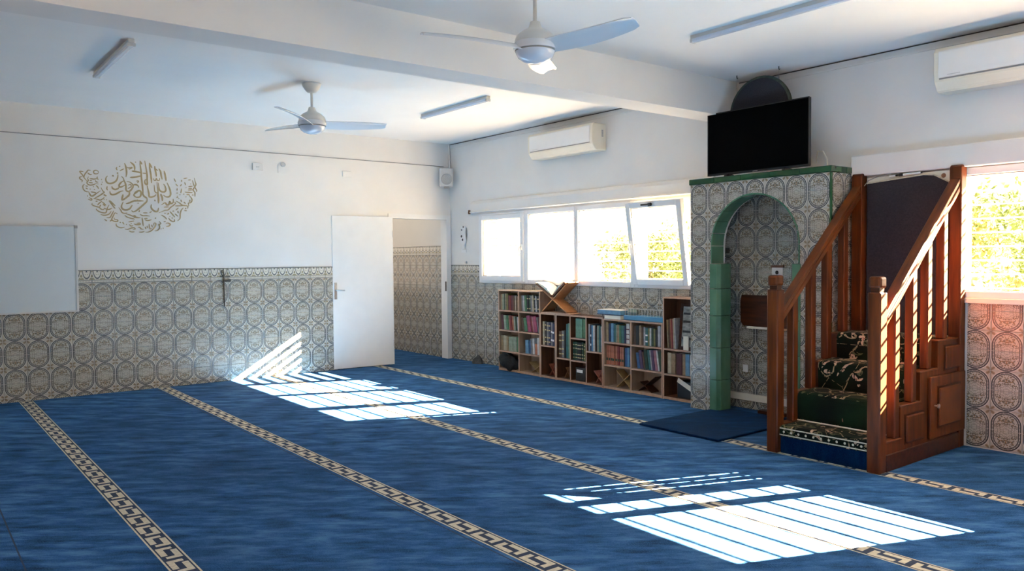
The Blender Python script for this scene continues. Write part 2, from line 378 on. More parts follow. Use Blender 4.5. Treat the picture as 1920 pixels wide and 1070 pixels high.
# ------------------------------------------------------------------ wall tiles
TW, TH = .2094, .146
_tm = {}
def tile_mesh(w, h, u0, u1, v0, v1, mk):
    key = (round(w, 4), round(h, 4), round(u0, 3), round(u1, 3), round(v0, 3), round(v1, 3), mk)
    if key in _tm: return _tm[key]
    g = .0012; t = .009; c = .0025
    x0, x1, z0, z1 = g, w-g, g, h-g
    P = [(x0, 0, z0), (x1, 0, z0), (x1, 0, z1), (x0, 0, z1), (x0, -t+c, z0), (x1, -t+c, z0), (x1, -t+c, z1), (x0, -t+c, z1),
         (x0+c, -t, z0+c), (x1-c, -t, z0+c), (x1-c, -t, z1-c), (x0+c, -t, z1-c)]
    Fs = [(8, 9, 10, 11)]+[(4+i, 4+(i+1) % 4, 8+(i+1) % 4, 8+i) for i in range(4)]+[(i, (i+1) % 4, 4+(i+1) % 4, 4+i) for i in range(4)]
    me = bpy.data.meshes.new('tile'); me.from_pydata(P, [], Fs); ul = me.uv_layers.new(name='UVMap')
    for l in me.loops:
        p = P[l.vertex_index]; ul.data[l.index].uv = (u0+(u1-u0)*p[0]/w, v0+(v1-v0)*p[2]/h)
    me.materials.append(M[mk]); _tm[key] = me; return me
def rows_from(z0, ztop, frieze=None, h=TH, first_lower=True):
    # tile courses from z0 upwards: (z0, z1, v0, v1, material)
    R = []
    z = z0; low = first_lower
    while z < ztop-.005:
        R.append((z, z+h, 1, 0, 'oval') if low else (z, z+h, 0, 1, 'oval')); z += h; low = not low
    if frieze: R.append((frieze[0], frieze[1], 0, 1, 'frieze'))
    return R
def lay(parent, place, ustart, pitch, n, rows, regions, name='tile', umap=None):
    cnt = 0
    for z0, z1, v0, v1, mk in rows:
        for k in range(n):
            a = ustart+k*pitch
            for ua, ub, za, zb in regions:
                x0, x1, y0, y1 = max(a, ua), min(a+pitch, ub), max(z0, za), min(z1, zb)
                if x1-x0 < .012 or y1-y0 < .012: continue
                fu = lambda x: (x-a)/pitch
                fv = lambda z: v0+(v1-v0)*(z-z0)/(z1-z0)
                me = tile_mesh(x1-x0, y1-y0, fu(x0), fu(x1), fv(y0), fv(y1), mk)
                loc, rot = place(x0, y0); inst(name, me, parent, loc, rot); cnt += 1
    return cnt
# left wall: oval centre columns at y = -5.422 + k*TW
FR = (1.218, 1.361)
lay(wallA, lambda u, z: ((0, u, z), math.pi/2), -5.422-TW*4.5, TW, 26, rows_from(-.096, 1.21, FR, first_lower=False), [(-6.33, -1.045, 0, 1.3605)])
lay(wallB, lambda u, z: ((u, 0, z), 0), .008, TW, 23, rows_from(-.096, 1.21, FR, first_lower=False), [(.008, .70, 0, 1.3605), (.70, 4.70, 0, 1.115)])
lay(wallB, lambda u, z: ((u, 0, z), 0), 6.98, .2145, 7, rows_from(-.136, 1.17, None, first_lower=False), [(7.03, 8.48, 0, 1.118)])
lay(cor, lambda u, z: ((u, -.05, z), 0), -2.2, .19, 11, rows_from(0, 1.49, (1.503, 1.64), h=.1503), [(-2.2, -.14, 0, 1.64)])

# ------------------------------------------------------------------ doorway and open door
d = thing('door_1', (0, -1.03, 0), 'white flush door standing open flat against the tiled wall', kind='structure')
fr = MB()
for y0, y1, z0, z1 in ((-1.03, -.965, 0, 2.075), (-.085, -.012, 0, 2.075), (-.965, -.085, 2.012, 2.075)): fr.box((-.135, y0, z0), (.018, y1, z1))
f_ = fr.build('door_frame', M['white'], d)
MB().box((-.03, -.088, .98), (.004, -.0845, 1.12)).build('strike_plate', M['dark_metal'], f_)
hinge = Vector((.045, -1.0, 0)); ang = math.radians(3.5)
T = Matrix.Translation(hinge) @ Matrix.Rotation(-ang, 4, 'Z')
leaf = MB().box((-.02, -.865, .008), (.02, 0, 2.028), 0, T).build('leaf', M['white'], d, bevel=.003)
hd = MB()
hd.box((.02, -.845, .93), (.026, -.81, 1.15), 0, T)
hd.build('handle_plate', M['metal'], leaf)
hb = MB(); hb.tube([T @ Vector(p) for p in ((.022, -.828, 1.05), (.065, -.828, 1.05), (.07, -.82, 1.05), (.07, -.72, 1.045))], .009)
hb.build('lever_handle', M['metal'], leaf, smooth=True)
for z in (.25, 1.75): MB().tube([T @ Vector((.0, .006, z)), T @ Vector((.0, .006, z+.09))], .008).build('hinge', M['metal'], leaf)

# ------------------------------------------------------------------ windows
def ring(b, x0, x1, z0, z1, y0, y1, w, mat=None, wl=None, wr=None):
    wl = wl or w; wr = wr or w
    for lo, hi in (((x0, y0, z0), (x0+wl, y1, z1)), ((x1-wr, y0, z0), (x1, y1, z1)), ((x0+wl, y0, z0), (x1-wr, y1, z0+w)), ((x0+wl, y0, z1-w), (x1-wr, y1, z1))): b.box(lo, hi, 0, mat)
def sash(parent, x0, x1, z0, z1, tilt=0, handle=None, w=.062, top_handle=False):
    T = Matrix.Translation((0, -.005, z0)) @ Matrix.Rotation(tilt, 4, 'X') @ Matrix.Translation((0, 0, -z0))
    b = MB(); ring(b, x0, x1, z0, z1, -.03, .03, w, T); s = b.build('sash', M['pvc'], parent, bevel=.004)
    MB().box((x0+w-.005, -.004, z0+w-.005), (x1-w+.005, .004, z1-w+.005), 0, T).build('pane', M['glass'], s)
    g = MB(); ring(g, x0+w, x1-w, z0+w, z1-w, -.012, .012, .006, T); g.build('gasket', M['grey_cable'], s)
    if handle is not None:
        zc = (z0+z1)/2; h = MB(); h.box((handle-.013, -.042, zc-.035), (handle+.013, -.03, zc+.035), 0, T); h.tube([T @ Vector(p) for p in ((handle, -.04, zc), (handle, -.065, zc), (handle, -.07, zc-.02), (handle, -.065, zc-.115))], .009); h.build('handle', M['pvc'], s, smooth=True)
    if top_handle:
        h = MB(); xc = (x0+x1)/2-.05; h.box((xc-.09, -.045, z1-.04), (xc+.06, -.03, z1-.022), 0, T); h.box((xc+.02, -.055, z1-.048), (xc+.05, -.03, z1-.015), 0, T); h.build('tilt_catch', M['dark_metal'], s)
    return s
def window(name, x0, x1, label, mode, z1=WZ1, wl=.055, wr=.055):
    r = thing(name, ((x0+x1)/2, 0, WZ0), label, kind='structure')
    b = MB(); ring(b, x0, x1, WZ0, z1, -.016, .07, .055, None, wl, wr); f = b.build('window_frame', M['pvc'], r, bevel=.003)
    if mode == 'fixed':
        MB().box((x0+wl-.003, .01, WZ0+.052), (x1-wr+.003, .018, z1-.052)).build('pane', M['glass'], r)
        g = MB(); ring(g, x0+wl, x1-wr, WZ0+.055, z1-.055, .002, .026, .007); g.build('gasket', M['grey_cable'], r)
    elif mode == 'casement': sash(r, x0+.03, x1-.02, WZ0+.03, z1-.03, 0, x1-.05)
    elif mode == 'tilt': sash(r, x0+.0, x1-.16, WZ0+.035, z1-.015, math.radians(8.5), x0+.03, top_handle=True)
    return r
window('window_1', .72, 1.735, 'white framed casement window nearest the room corner', 'casement')
window('window_2', 1.735, 2.69, 'white framed fixed window above the open book stand', 'fixed', wr=.034)
window('window_3', 2.69, 3.63, 'white framed fixed window beside the tilted sash', 'fixed', wl=.034)
window('window_4', 3.63, 4.55, 'white framed window tilted inward beside the tiled niche', 'tilt', wr=.09)
window('window_5', 6.95, 7.765, 'bright window right behind the wooden pulpit', 'fixed', 2.10, wl=.03, wr=.028)
window('window_6', 7.765, 8.72, 'bright window beyond the pulpit at the photo edge', 'fixed', 2.10, wl=.028)
window('window_7', 9.15, 10.75, 'window in the back wall nearest the right wall', 'fixed', 2.10)
MB().box((6.96, -.035, 1.085), (8.74, 0, 1.125)).build('window_sill', M['cream_plastic'], bpy.data.objects['window_5'], bevel=.004)
def big_window(name, ax, pl, u0, u1, label, n):
    r = thing(name, (((u0+u1)/2, pl, .95) if ax == 1 else (pl, (u0+u1)/2, .95)), label, kind='structure')
    for k in range(n):
        a = u0+(u1-u0)*k/n; c = u0+(u1-u0)*(k+1)/n; b = MB()
        for p0, p1, z0, z1 in ((a, a+.05, .95, 2.3), (c-.05, c, .95, 2.3), (a+.05, c-.05, .95, 1.0), (a+.05, c-.05, 2.25, 2.3)):
            b.box((p0, pl-.03, z0), (p1, pl+.03, z1)) if ax == 1 else b.box((pl-.03, p0, z0), (pl+.03, p1, z1))
        f = b.build('window_frame', M['pvc'], r); g = MB()
        g.box((a+.05, pl-.004, 1.0), (c-.05, pl+.004, 2.25)) if ax == 1 else g.box((pl-.004, a+.05, 1.0), (pl+.004, c-.05, 2.25)); g.build('pane', M['glass'], f)
big_window('fill_window_8', 1, -8.1, 5.2, 9.2, 'unseen fill light window added opposite the bookcases', 3)  # unseen opening added behind the camera to fill the back wall with light
big_window('fill_window_9', 0, -3.5, -2.2, -.4, 'unseen window added to light the corridor from its end', 2)  # out of view, added so daylight reaches the corridor
# louvred shutters outside each back-wall window
def louvre(x0, x1, label, z1=2.06, d_=.010):
    r = thing('louvre_shutter', ((x0+x1)/2, .15, WZ0), label, 'shutter', 'louvred shutters outside the windows')
    z = WZ0+.075
    while z < z1-.03:
        c, s = math.cos(-.12), math.sin(-.12); t = .0048
        P = [(-d_*c-t*s, -d_*s+t*c), (d_*c-t*s, d_*s+t*c), (d_*c+t*s, d_*s-t*c), (-d_*c+t*s, -d_*s-t*c)]
        MB().prism([(.15+p[0], z+p[1]) for p in P], 0, x0+.01, x1-.01).build('louvre_blade', M['blade'], r); z += .1055
    for x in (x0+.012, x1-.012): MB().box((x-.01, .135, WZ0), (x+.01, .165, z1-.01)).build('side_rail', M['pvc'], r)
    if d_ > .02: MB().box((x0+.06, .125, WZ0), (x0+.235, .175, z1-.01)).build('shutter_stile', M['pvc'], r)
for (a, c, l, zt) in ((.73, 1.735, 'pale slatted louvre outside the window nearest the corner', 2.06), (1.745, 2.69, 'pale slatted louvre outside the window above the open book', 2.06), (2.70, 3.63, 'pale slatted louvre outside the fixed window beside the tilted sash', 2.06),
        (3.64, 4.54, 'pale slatted louvre outside the tilted window', 2.06), (6.96, 7.765, 'pale slatted louvre outside the window right behind the pulpit', 2.1), (7.77, 8.71, 'pale slatted louvre outside the rightmost window in view', 2.1)): louvre(a, c, l, zt, .034 if a < 1 else .010)
# plaster lintel bands that hide the roller shutters
tag(MB().prism([(0, 2.245), (-.03, 2.235), (-.048, 2.20), (-.048, 2.10), (-.03, 2.085), (0, 2.08)], 0, .56, 4.70).build('trim_1', M['plaster']), kind='structure')
tag(MB().box((6.13, -.07, 2.105), (9.0, 0, 2.275)).build('trim_2', M['plaster'], bevel=.006), kind='structure')
rod = thing('roller_rod', (.55, -.055, 2.09), 'thin roller blind rod with brown end knob above the windows', 'blind rod')
MB().tube([(.56, -.06, 2.09), (4.69, -.06, 2.09)], .008).build('rod', M['white'], rod, smooth=True)
MB().lathe([(.004, -.03), (.016, -.028), (.02, -.01), (.014, .005), (.018, .02), (.004, .03)], (.56, -.06, 2.095), 12).build('end_knob', M['brown_wood'], rod, smooth=True)
# ------------------------------------------------------------------ tiled prayer niche
MX0, MX1, MY0, MY1 = 4.70, 6.13, -.37, -.17
XC, ZC, RR = 5.40, 1.55, .458
mih = thing('prayer_niche', (5.415, -.19, 0), 'tiled prayer niche block with green arch below the television', 'prayer niche')
arc = [(XC-RR*math.cos(math.pi*k/24), ZC+RR*math.sin(math.pi*k/24)) for k in range(25)]
b = MB()
b.prism([(MX0, 0), (XC-RR, 0)]+arc+[(XC+RR, 0), (MX1, 0), (MX1, 2.13), (MX0, 2.13)], 1, MY0, MY1)
b.build('facade', M['plaster'], mih)
MB().box((MX0, MY1, 0), (MX0+.05, -.002, 2.13)).build('side_wall', M['plaster'], mih)
MB().box((MX1-.05, MY1, 0), (MX1, -.002, 2.13)).build('side_wall', M['plaster'], mih)
MB().box((MX0, MY0, 2.1305), (MX1, -.002, 2.172)).build('top_slab', M['plaster'], mih)
def clipped_tile(parent, x0, x1, z0, z1, v0, v1):
    if z1 <= z0+.01: return
    def zl(x):
        dx = abs(x-XC)
        return ZC+math.sqrt(max(0, RR*RR-dx*dx)) if dx < RR-1e-6 else 0
    xs = sorted({x0, x1, *[x0+(x1-x0)*k/10 for k in range(11)], *[e for e in (XC-RR, XC+RR) if x0 < e < x1]})
    ch = []
    for x in xs:
        if abs(x-(XC-RR)) < 1e-6: ch += [(x, z0), (x, max(z0, min(z1, zl(x+1e-4) if x+1e-4 < x1 else z0)))]
        elif abs(x-(XC+RR)) < 1e-6: ch += [(x, max(z0, min(z1, zl(x-1e-4) if x-1e-4 > x0 else z0))), (x, z0)]
        else: ch.append((x, max(z0, min(z1, zl(x)))))
    def full(c): return c[1] < z1-1e-4
    if not any(full(c) for c in ch): return
    if all(c[1] <= z0+1e-6 for c in ch):
        inst('tile', tile_mesh(x1-x0, z1-z0, 0, 1, v0, v1, 'oval'), parent, (x0, MY0, z0)); return
    keep = [i for i, c in enumerate(ch) if full(c) or (i > 0 and full(ch[i-1])) or (i < len(ch)-1 and full(ch[i+1]))]
    ch = [ch[i] for i in keep]; poly = []
    for p in [(ch[0][0], z1)]+ch+[(ch[-1][0], z1)]:
        if not poly or (abs(p[0]-poly[-1][0])+abs(p[1]-poly[-1][1])) > 1e-4: poly.append(p)
    if len(poly) > 1 and abs(poly[0][0]-poly[-1][0])+abs(poly[0][1]-poly[-1][1]) < 1e-4: poly.pop()
    if len(poly) < 3: return
    n = len(poly); P = [(p[0], MY0, p[1]) for p in poly]+[(p[0], MY0-.009, p[1]) for p in poly]
    o0 = origin_of(parent); me = bpy.data.meshes.new('tile')
    me.from_pydata([tuple(Vector(p)-o0) for p in P], [], [list(range(n, 2*n))]+[(i, (i+1) % n, n+(i+1) % n, n+i) for i in range(n)])
    ul = me.uv_layers.new(name='UVMap')
    for l in me.loops:
        p = P[l.vertex_index]; ul.data[l.index].uv = ((p[0]-x0)/(x1-x0), v0+(v1-v0)*(p[2]-z0)/(z1-z0))
    me.materials.append(M['oval']); o = bpy.data.objects.new('tile', me); COL.objects.link(o); o.parent = parent
mw = (MX1-MX0)/7; mh = .1455; z = 2.13; upper = True
while z > .01:
    z0 = max(0, z-mh); fr_ = (z-z0)/mh
    va, vb = ((1-fr_, 1) if upper else (fr_, 0))
    for k in range(7): clipped_tile(mih, MX0+k*mw, MX0+(k+1)*mw, z0, z, va, vb)
    for k in range(2):
        inst('tile', tile_mesh(.185, z-z0, 0, 1, va, vb, 'oval'), mih, (MX1, MY0+k*.185, z0), math.pi/2)
        inst('tile', tile_mesh(.185, z-z0, 0, 1, va, vb, 'oval'), mih, (MX0, MY0+(k+1)*.185, z0), -math.pi/2)
    z = z0; upper = not upper
lay(mih, lambda u, z: ((u, -.001, z), 0), 4.752, TW, 7, rows_from(-.02, 2.08), [(4.752, 6.078, 0, 2.12)])
# green glazed trim
for k in range(5):
    a = MX0-.014+k*(MX1-MX0+.028)/5; MB().box((a+.001, MY0-.016, 2.1305), (a+(MX1-MX0+.028)/5-.001, -.30, 2.182)).build('cap_tile', M['dark_green'], mih, bevel=.004)
for k in range(2): MB().box((MX1-.10, -.299+k*.149, 2.1305), (MX1+.014, -.299+(k+1)*.149-.003, 2.182)).build('cap_tile', M['dark_green'], mih, bevel=.004)
MB().box((MX1-.006, MY0-.012, 0), (MX1+.012, MY0+.008, 2.129)).build('corner_trim', M['dark_green'], mih, bevel=.003)
for k in range(12):
    t0, t1 = math.pi*k/12+.006, math.pi*(k+1)/12-.006; q = []
    for i in range(5): t = t0+(t1-t0)*i/4; q.append((XC-.459*math.cos(t), ZC+.459*math.sin(t)))
    for i in range(5): t = t1-(t1-t0)*i/4; q.append((XC-.446*math.cos(t), ZC+.446*math.sin(t)))
    MB().prism(q, 1, MY0-.013, -.21).build('arch_tile', M['green'], mih)
for sg in (-1, 1):
    def bx(a, c): return (XC+sg*a, XC+sg*c) if sg > 0 else (XC-c, XC-a)
    xa, xb = bx(.446, .459); MB().box((xa, MY0-.013, 1.386), (xb, -.21, 1.546)).build('arch_tile', M['green'], mih)
    for z0, z1 in ((0, .30), (.303, .60), (.603, .90), (.903, 1.15), (1.153, 1.383)):
        i, o_ = .362, .468
        P = [(o_, MY0-.018), (i+.03, MY0-.018), (i, MY0+.015), (i, -.21), (o_, -.21)]
        MB().prism([(XC+sg*p[0], p[1]) for p in P], 2, z0, z1).build('column_tile', M['green'], mih, bevel=.003)
for zz in (1.48, .54): MB().box((XC-.43, -.205, zz), (XC-.41, -.165, zz+.05)).build('hinge', M['dark_metal'], mih)
MB().box((4.76, -.035, .083), (6.07, -.011, .147)).build('skirting', M['cream_plastic'], mih, bevel=.003)
# wooden lectern in the niche
le = thing('lectern', (5.415, -.10, 0), 'dark wooden lectern board standing inside the tiled niche', 'lectern')
P = [(5.105, .80), (5.075, .84), (5.07, 1.02), (5.085, 1.09), (5.60, 1.09), (5.61, .84), (5.58, .80)]
MB().prism(P, 1, -.115, -.085).build('desk_board', M['wood_dark'], le, bevel=.004)
MB().box((5.17, -.15, .782), (5.56, -.08, .80)).build('paper_ledge', M['paper'], le)
MB().box((5.395, -.085, .0), (5.435, -.05, .9)).build('post', M['wood_dark'], le, bevel=.003)
MB().box((5.28, -.14, .0), (5.55, -.045, .03)).build('foot', M['wood_dark'], le, bevel=.005)
ws = thing('wall_sign', (5.40, -.012, 1.22), 'small white card with a brown top strip hung inside the niche', 'sign')
MB().box((5.35, -.02, 1.20), (5.462, -.0105, 1.345)).build('card', M['white'], ws)
MB().box((5.342, -.026, 1.345), (5.470, -.0105, 1.366)).build('top_strip', M['brown_wood'], ws)
MB().lathe([(.012, -.004), (.018, 0), (.012, .004)], (5.405, -.025, 1.30), 12, axis='y').build('hook_ring', M['black'], ws)
tag(MB().box((5.035, -.02, .35), (5.09, -.011, .42)).build('wall_socket', M['pvc'], bevel=.003), 'white wall socket low on the niche tiles', 'socket')
# mat
tag(MB().box((4.93, -1.345, .0012), (5.76, -.21, .02)).build('prayer_mat', M['mat'], bevel=.006, seg=2), 'dark blue mat laid in front of the tiled niche', 'mat')

# ------------------------------------------------------------------ television and hanging disc
tv = thing('television', (5.40, -.335, 2.183), 'black flat screen television standing on the tiled niche', 'television')
MB().box((4.88, -.345, 2.20), (5.922, -.315, 2.775)).build('back_case', M['black'], tv, bevel=.006)
MB().box((4.888, -.350, 2.218), (5.914, -.3455, 2.768)).build('screen', M['screen'], tv)
bz = MB(); ring(bz, 4.88, 5.922, 2.20, 2.775, -.353, -.345, .008); bz.build('bezel', M['black'], tv)
MB().box((5.375, -.3545, 2.2025), (5.425, -.3531, 2.2075)).build('logo_mark', M['grey_plastic'], tv)
for x in (5.08, 5.68): MB().prism([(-.372, 2.183), (-.23, 2.183), (-.23, 2.19), (-.32, 2.21), (-.34, 2.21), (-.372, 2.19)], 0, x, x+.03).build('foot', M['black'], tv)
hd_ = thing('hanging_disc', (5.39, -.262, 2.41), 'round dark disc with worn green rim hung behind the television', 'disc')
MB().lathe([(.001, -.012), (.30, -.012), (.30, .012), (.001, .012)], (5.39, -.262, 2.73), 48, axis='y').build('disc_panel', M['board_navy'], hd_)
MB().lathe([(.298, -.016), (.318, -.013), (.322, 0), (.318, .013), (.298, .016)], (5.39, -.262, 2.73), 48, axis='y', cap=False).build('rim', grainy('worn_green_rim', (.008, .014, .01), (.05, .07, .05), 25, .6), hd_, smooth=True)
for x in (5.145, 5.58):
    MB().tube([(x, -.27, 3.075), (x, -.264, 2.73+math.sqrt(max(.0, .31**2-(x-5.39)**2)))], .002, 6).build('wire', M['grey_cable'], hd_)
    MB().tube([(x, -.27, 3.099), (x, -.27, 3.075), (x+.008, -.27, 3.068), (x+.012, -.27, 3.078)], .0045, 6).build('hook', M['dark_metal'], hd_)
tv_c = [(6.0, -.20, 2.183), (5.99, -.19, 2.26), (5.94, -.17, 2.33), (5.87, -.13, 2.345), (5.83, -.08, 2.30), (5.80, -.03, 2.26)]
tag(MB().tube(tv_c, .006, 8).build('loose_cable', M['cream_plastic'], smooth=True), 'thin pale cable curling up beside the television', 'cable')

# ------------------------------------------------------------------ wooden pulpit with stairs
pu = thing('pulpit', (6.59, -.65, 0), 'reddish brown wooden pulpit with carpeted steps and railings', 'pulpit')
PX0, PX1 = 6.16, 7.02
rail_z = lambda y: 1.09+.867*(y+1.177)
def newel(x0):
    b = MB().box((x0, -1.295, 0), (x0+.092, -1.203, 1.205)); n = b.build('newel_post', M['wood'], pu, bevel=.008)
    b = MB().box((x0+.016, -1.279, 1.2), (x0+.076, -1.219, 1.235)); b.build('neck', M['wood_dark'], n)
    MB().box((x0+.002, -1.293, 1.232), (x0+.09, -1.205, 1.312)).build('cap', M['wood'], n, bevel=.018, seg=2)
newel(PX0); newel(PX1-.092)
for x0 in (PX0, PX1-.088):
    MB().prism([(-.106, 0), (-.018, 0), (-.018, 2.105), (-.034, 2.122), (-.09, 2.122), (-.106, 2.105)], 0, x0, x0+.088).build('rear_post', M['wood'], pu, bevel=.005)
for x0 in (PX0+.010, PX1-.082):
    ya, yb = -1.205, -.105; h = .098; g = .03
    P = [(0, 0), (.072, 0), (.072, -.035), (.062, -.041), (.062, -.052), (.072, -.058), (.072, -.098), (0, -.098), (0, -.058), (.01, -.052), (.01, -.041), (0, -.035)]
    b = MB(); n = len(P); b.add([(x0+p[0], ya, rail_z(ya)+p[1]) for p in P]+[(x0+p[0], yb, rail_z(yb)+p[1]) for p in P],
        [list(range(n))[::-1], list(range(n, 2*n))]+[(i, (i+1) % n, n+(i+1) % n, n+i) for i in range(n)])
    b.build('handrail', M['wood_rail'], pu, bevel=.003)
    for y, zb in ((-1.03, .203), (-.785, .423), (-.56, .633), (-.315, .833)):
        y0, y1 = y-.033, y+.033; xa, xb = x0+.006, x0+.066; b = MB()
        b.add([(xa, y0, zb), (xb, y0, zb), (xb, y1, zb), (xa, y1, zb), (xa, y0, rail_z(y0)-.094), (xb, y0, rail_z(y0)-.094), (xb, y1, rail_z(y1)-.094), (xa, y1, rail_z(y1)-.094)],
              [(3, 2, 1, 0), (4, 5, 6, 7), (0, 1, 5, 4), (1, 2, 6, 5), (2, 3, 7, 6), (3, 0, 4, 7)]); b.build('baluster', M['wood'], pu, bevel=.007)
prof = [(-1.205, 0), (-1.205, .19), (-.985, .19), (-.985, .41), (-.705, .41), (-.705, .62), (-.435, .62), (-.435, .82), (-.012, .82), (-.012, 0)]
for x0, x1 in ((PX0+.012, PX0+.07), (PX1-.075, PX1-.015)):
    sd = MB().prism(prof, 0, x0, x1).build('side_panel', M['wood'], pu)
    for y0, y1, z_ in ((-1.203, -.97, .19), (-1.0, -.69, .41), (-.72, -.42, .62), (-.45, -.113, .82)):
        MB().box((x0-.006, y0, z_+.0005), (x1+.006, y1, z_+.013)).build('tread_cap', M['wood_rail'], sd, bevel=.004)
xs_ = PX1-.015
MB().box((xs_, -1.2, .0), (xs_+.012, -.012, .115)).build('plinth', M['wood_dark'], pu, bevel=.004)
for y0, y1, z0, z1 in ((-.93, -.65, .145, .355), (-.34, -.05, .60, .79)):
    q = MB().box((xs_, y0+.012, z0+.012), (xs_+.016, y1-.012, z1-.012)).build('raised_panel', M['wood'], pu, bevel=.009)
    MB().box((xs_, y0, z0), (xs_+.0025, y1, z1)).build('groove_shade', M['wood_dark'], q)  # thin dark sheet painting the shade around the raised panel
dr = MB().box((xs_, -.585, .13), (xs_+.022, -.02, .578)).build('cabinet_door', M['wood'], pu, bevel=.005)
MB().box((xs_+.022, -.485, .2), (xs_+.0245, -.105, .505)).build('groove_shade', M['wood_dark'], dr)  # dark sheet in place of shade around the door panel
pn = MB().prism([(-.47, .215), (-.12, .215), (-.12, .49), (-.47, .49)], 0, xs_+.022, xs_+.036).build('door_panel', M['wood_rail'], dr, bevel=.010)
MB().lathe([(.006, 0), (.006, .016), (.016, .022), (.017, .032), (.004, .038)], (xs_+.022, -.525, .37), 14, axis='x').build('knob', M['metal'], dr, smooth=True)
for k, (y0, z_) in enumerate(((-1.24, .19), (-.985, .41), (-.705, .62), (-.435, .82))):
    z0 = (0, .19, .41, .62)[k]
    MB().box((PX0+.072, y0, z0), (PX1-.077, (-.012), z_)).build('step', M['wood_dark'], pu)
MB().box((PX0+.094, -1.252, .0), (PX1-.094, -1.2405, .135)).build('riser_carpet', M['mat'], pu)
# carpet runner
ru = thing('stair_runner', (6.59, -.65, .19), 'dark green floral carpet runner lying on the pulpit steps', 'carpet runner')
def ribbon(path, x0, x1, name, t=.012):
    off = []
    n = len(path)
    for i, p in enumerate(path):
        d = Vector(path[min(i+1, n-1)])-Vector(path[max(i-1, 0)]); d.normalize(); off.append((p[0]-d.y*t, p[1]+d.x*t))
    b = MB(); vs = [(x, *q) for x in (x0, x1) for q in list(path)+off]; m_ = 2*n; fs = []
    for i in range(n-1):
        fs += [(i, i+1, n+i+1, n+i), (m_+i, m_+n+i, m_+n+i+1, m_+i+1), (n+i, n+i+1, m_+n+i+1, m_+n+i), (i, m_+i, m_+i+1, i+1)]
    fs += [(0, n, m_+n, m_), (n-1, m_+n-1, m_+2*n-1, 2*n-1)]
    return b.add(vs, fs).build(name, M['stair_carpet'], ru)
r0 = ribbon([(-1.256, .128), (-1.256, .175), (-1.250, .187), (-1.238, .192), (-.99, .192)], PX0+.095, PX1-.095, 'bottom_tread_carpet')
st = [(-.99, .206)]
for y0, z_ in ((-.985, .41), (-.705, .62), (-.435, .82)): st += [(y0-.004, z_-.03), (y0-.001, z_-.008), (y0+.012, z_+.002)]
P = [(-.989, .207)]
for i, (y0, z_, y1) in enumerate(((-.985, .41, -.705), (-.705, .62, -.435), (-.435, .82, -.14))):
    P += [(y0-.006, z_-.19), (y0-.012, z_-.05), (y0-.012, z_-.022), (y0-.004, z_-.006), (y0+.010, z_+.001), (y0+.03, z_+.002), (y1-.018, z_+.002)]
ribbon(P, PX0+.080, PX1-.085, 'runner_strip', .016)
MB().tube([(PX0+.08, -1.012, .211), (PX1-.085, -1.012, .211)], .0055, 8).build('stair_rod', M['cream_plastic'], ru, smooth=True)
for z_ in (.135, .183): MB().box((PX0+.096, -1.2705, z_), (PX1-.096, -1.2675, z_+.008)).build('border_line', M['cream_pile'], r0)
for k in range(11):
    x = PX0+.13+k*.059; MB().lathe([(.0005, -.002), (.009, 0), (.0005, .002)], (x, -1.268, .162), 8, axis='y').build('border_dot', M['cream_pile'], r0)
# dark board behind the pulpit
bd = thing('backboard', (6.6, -.04, .835), 'navy fabric board with clipped corner standing behind the pulpit', 'board')
P = [(6.272, .836), (6.915, .836), (6.915, 1.995), (6.80, 2.06), (6.72, 2.068), (6.272, 2.035)]
MB().prism(P, 1, -.068, -.048).build('fabric_panel', M['board_navy'], bd, bevel=.004)
P = [(6.262, .836), (6.925, .836), (6.925, 2.095), (6.262, 2.085)]
MB().prism(P, 1, -.046, -.022).build('cream_back', M['cream_plastic'], bd, bevel=.003)
MB().lathe([(.001, -.002), (.018, 0), (.001, .002)], (6.865, -.048, 2.055), 16, axis='y').build('finger_hole', M['brown_wood'], bd)
e_ = MB(); e_.tube([(6.274, -.06, 2.04), (6.72, -.06, 2.073), (6.80, -.06, 2.064), (6.913, -.06, 2.0)], .006, 6); e_.build('edge_piping', M['cream_pile'], bd, smooth=True)
pen = thing('marker_stick', (6.6, -.056, 2.073), 'slim white marker with black bands lying atop the dark board', 'marker')
def stick(a, c, r, m, n): MB().tube([a, c], r, 10).build(n, m, pen, smooth=True)
pz = lambda x: 2.0835+(x-6.47)*.035
P_ = lambda x: (x, -.060, pz(x))
stick(P_(6.455), P_(6.505), .008, M['white'], 'tip'); stick(P_(6.505), P_(6.522), .0085, M['black'], 'band'); stick(P_(6.53), P_(6.565), .0105, M['black'], 'band'); stick(P_(6.565), P_(6.70), .0095, M['white'], 'barrel'); stick(P_(6.70), P_(6.71), .005, M['black'], 'end')
tag(MB().tube([(6.252, -.072, 2.02), (6.29, -.075, 2.062), (6.35, -.066, 2.085), (6.42, -.062, 2.098), (6.47, -.062, 2.101)], .0035, 6).build('thin_cable', M['grey_cable'], smooth=True), 'thin grey cable running from the rear post to the white marker', 'cable')
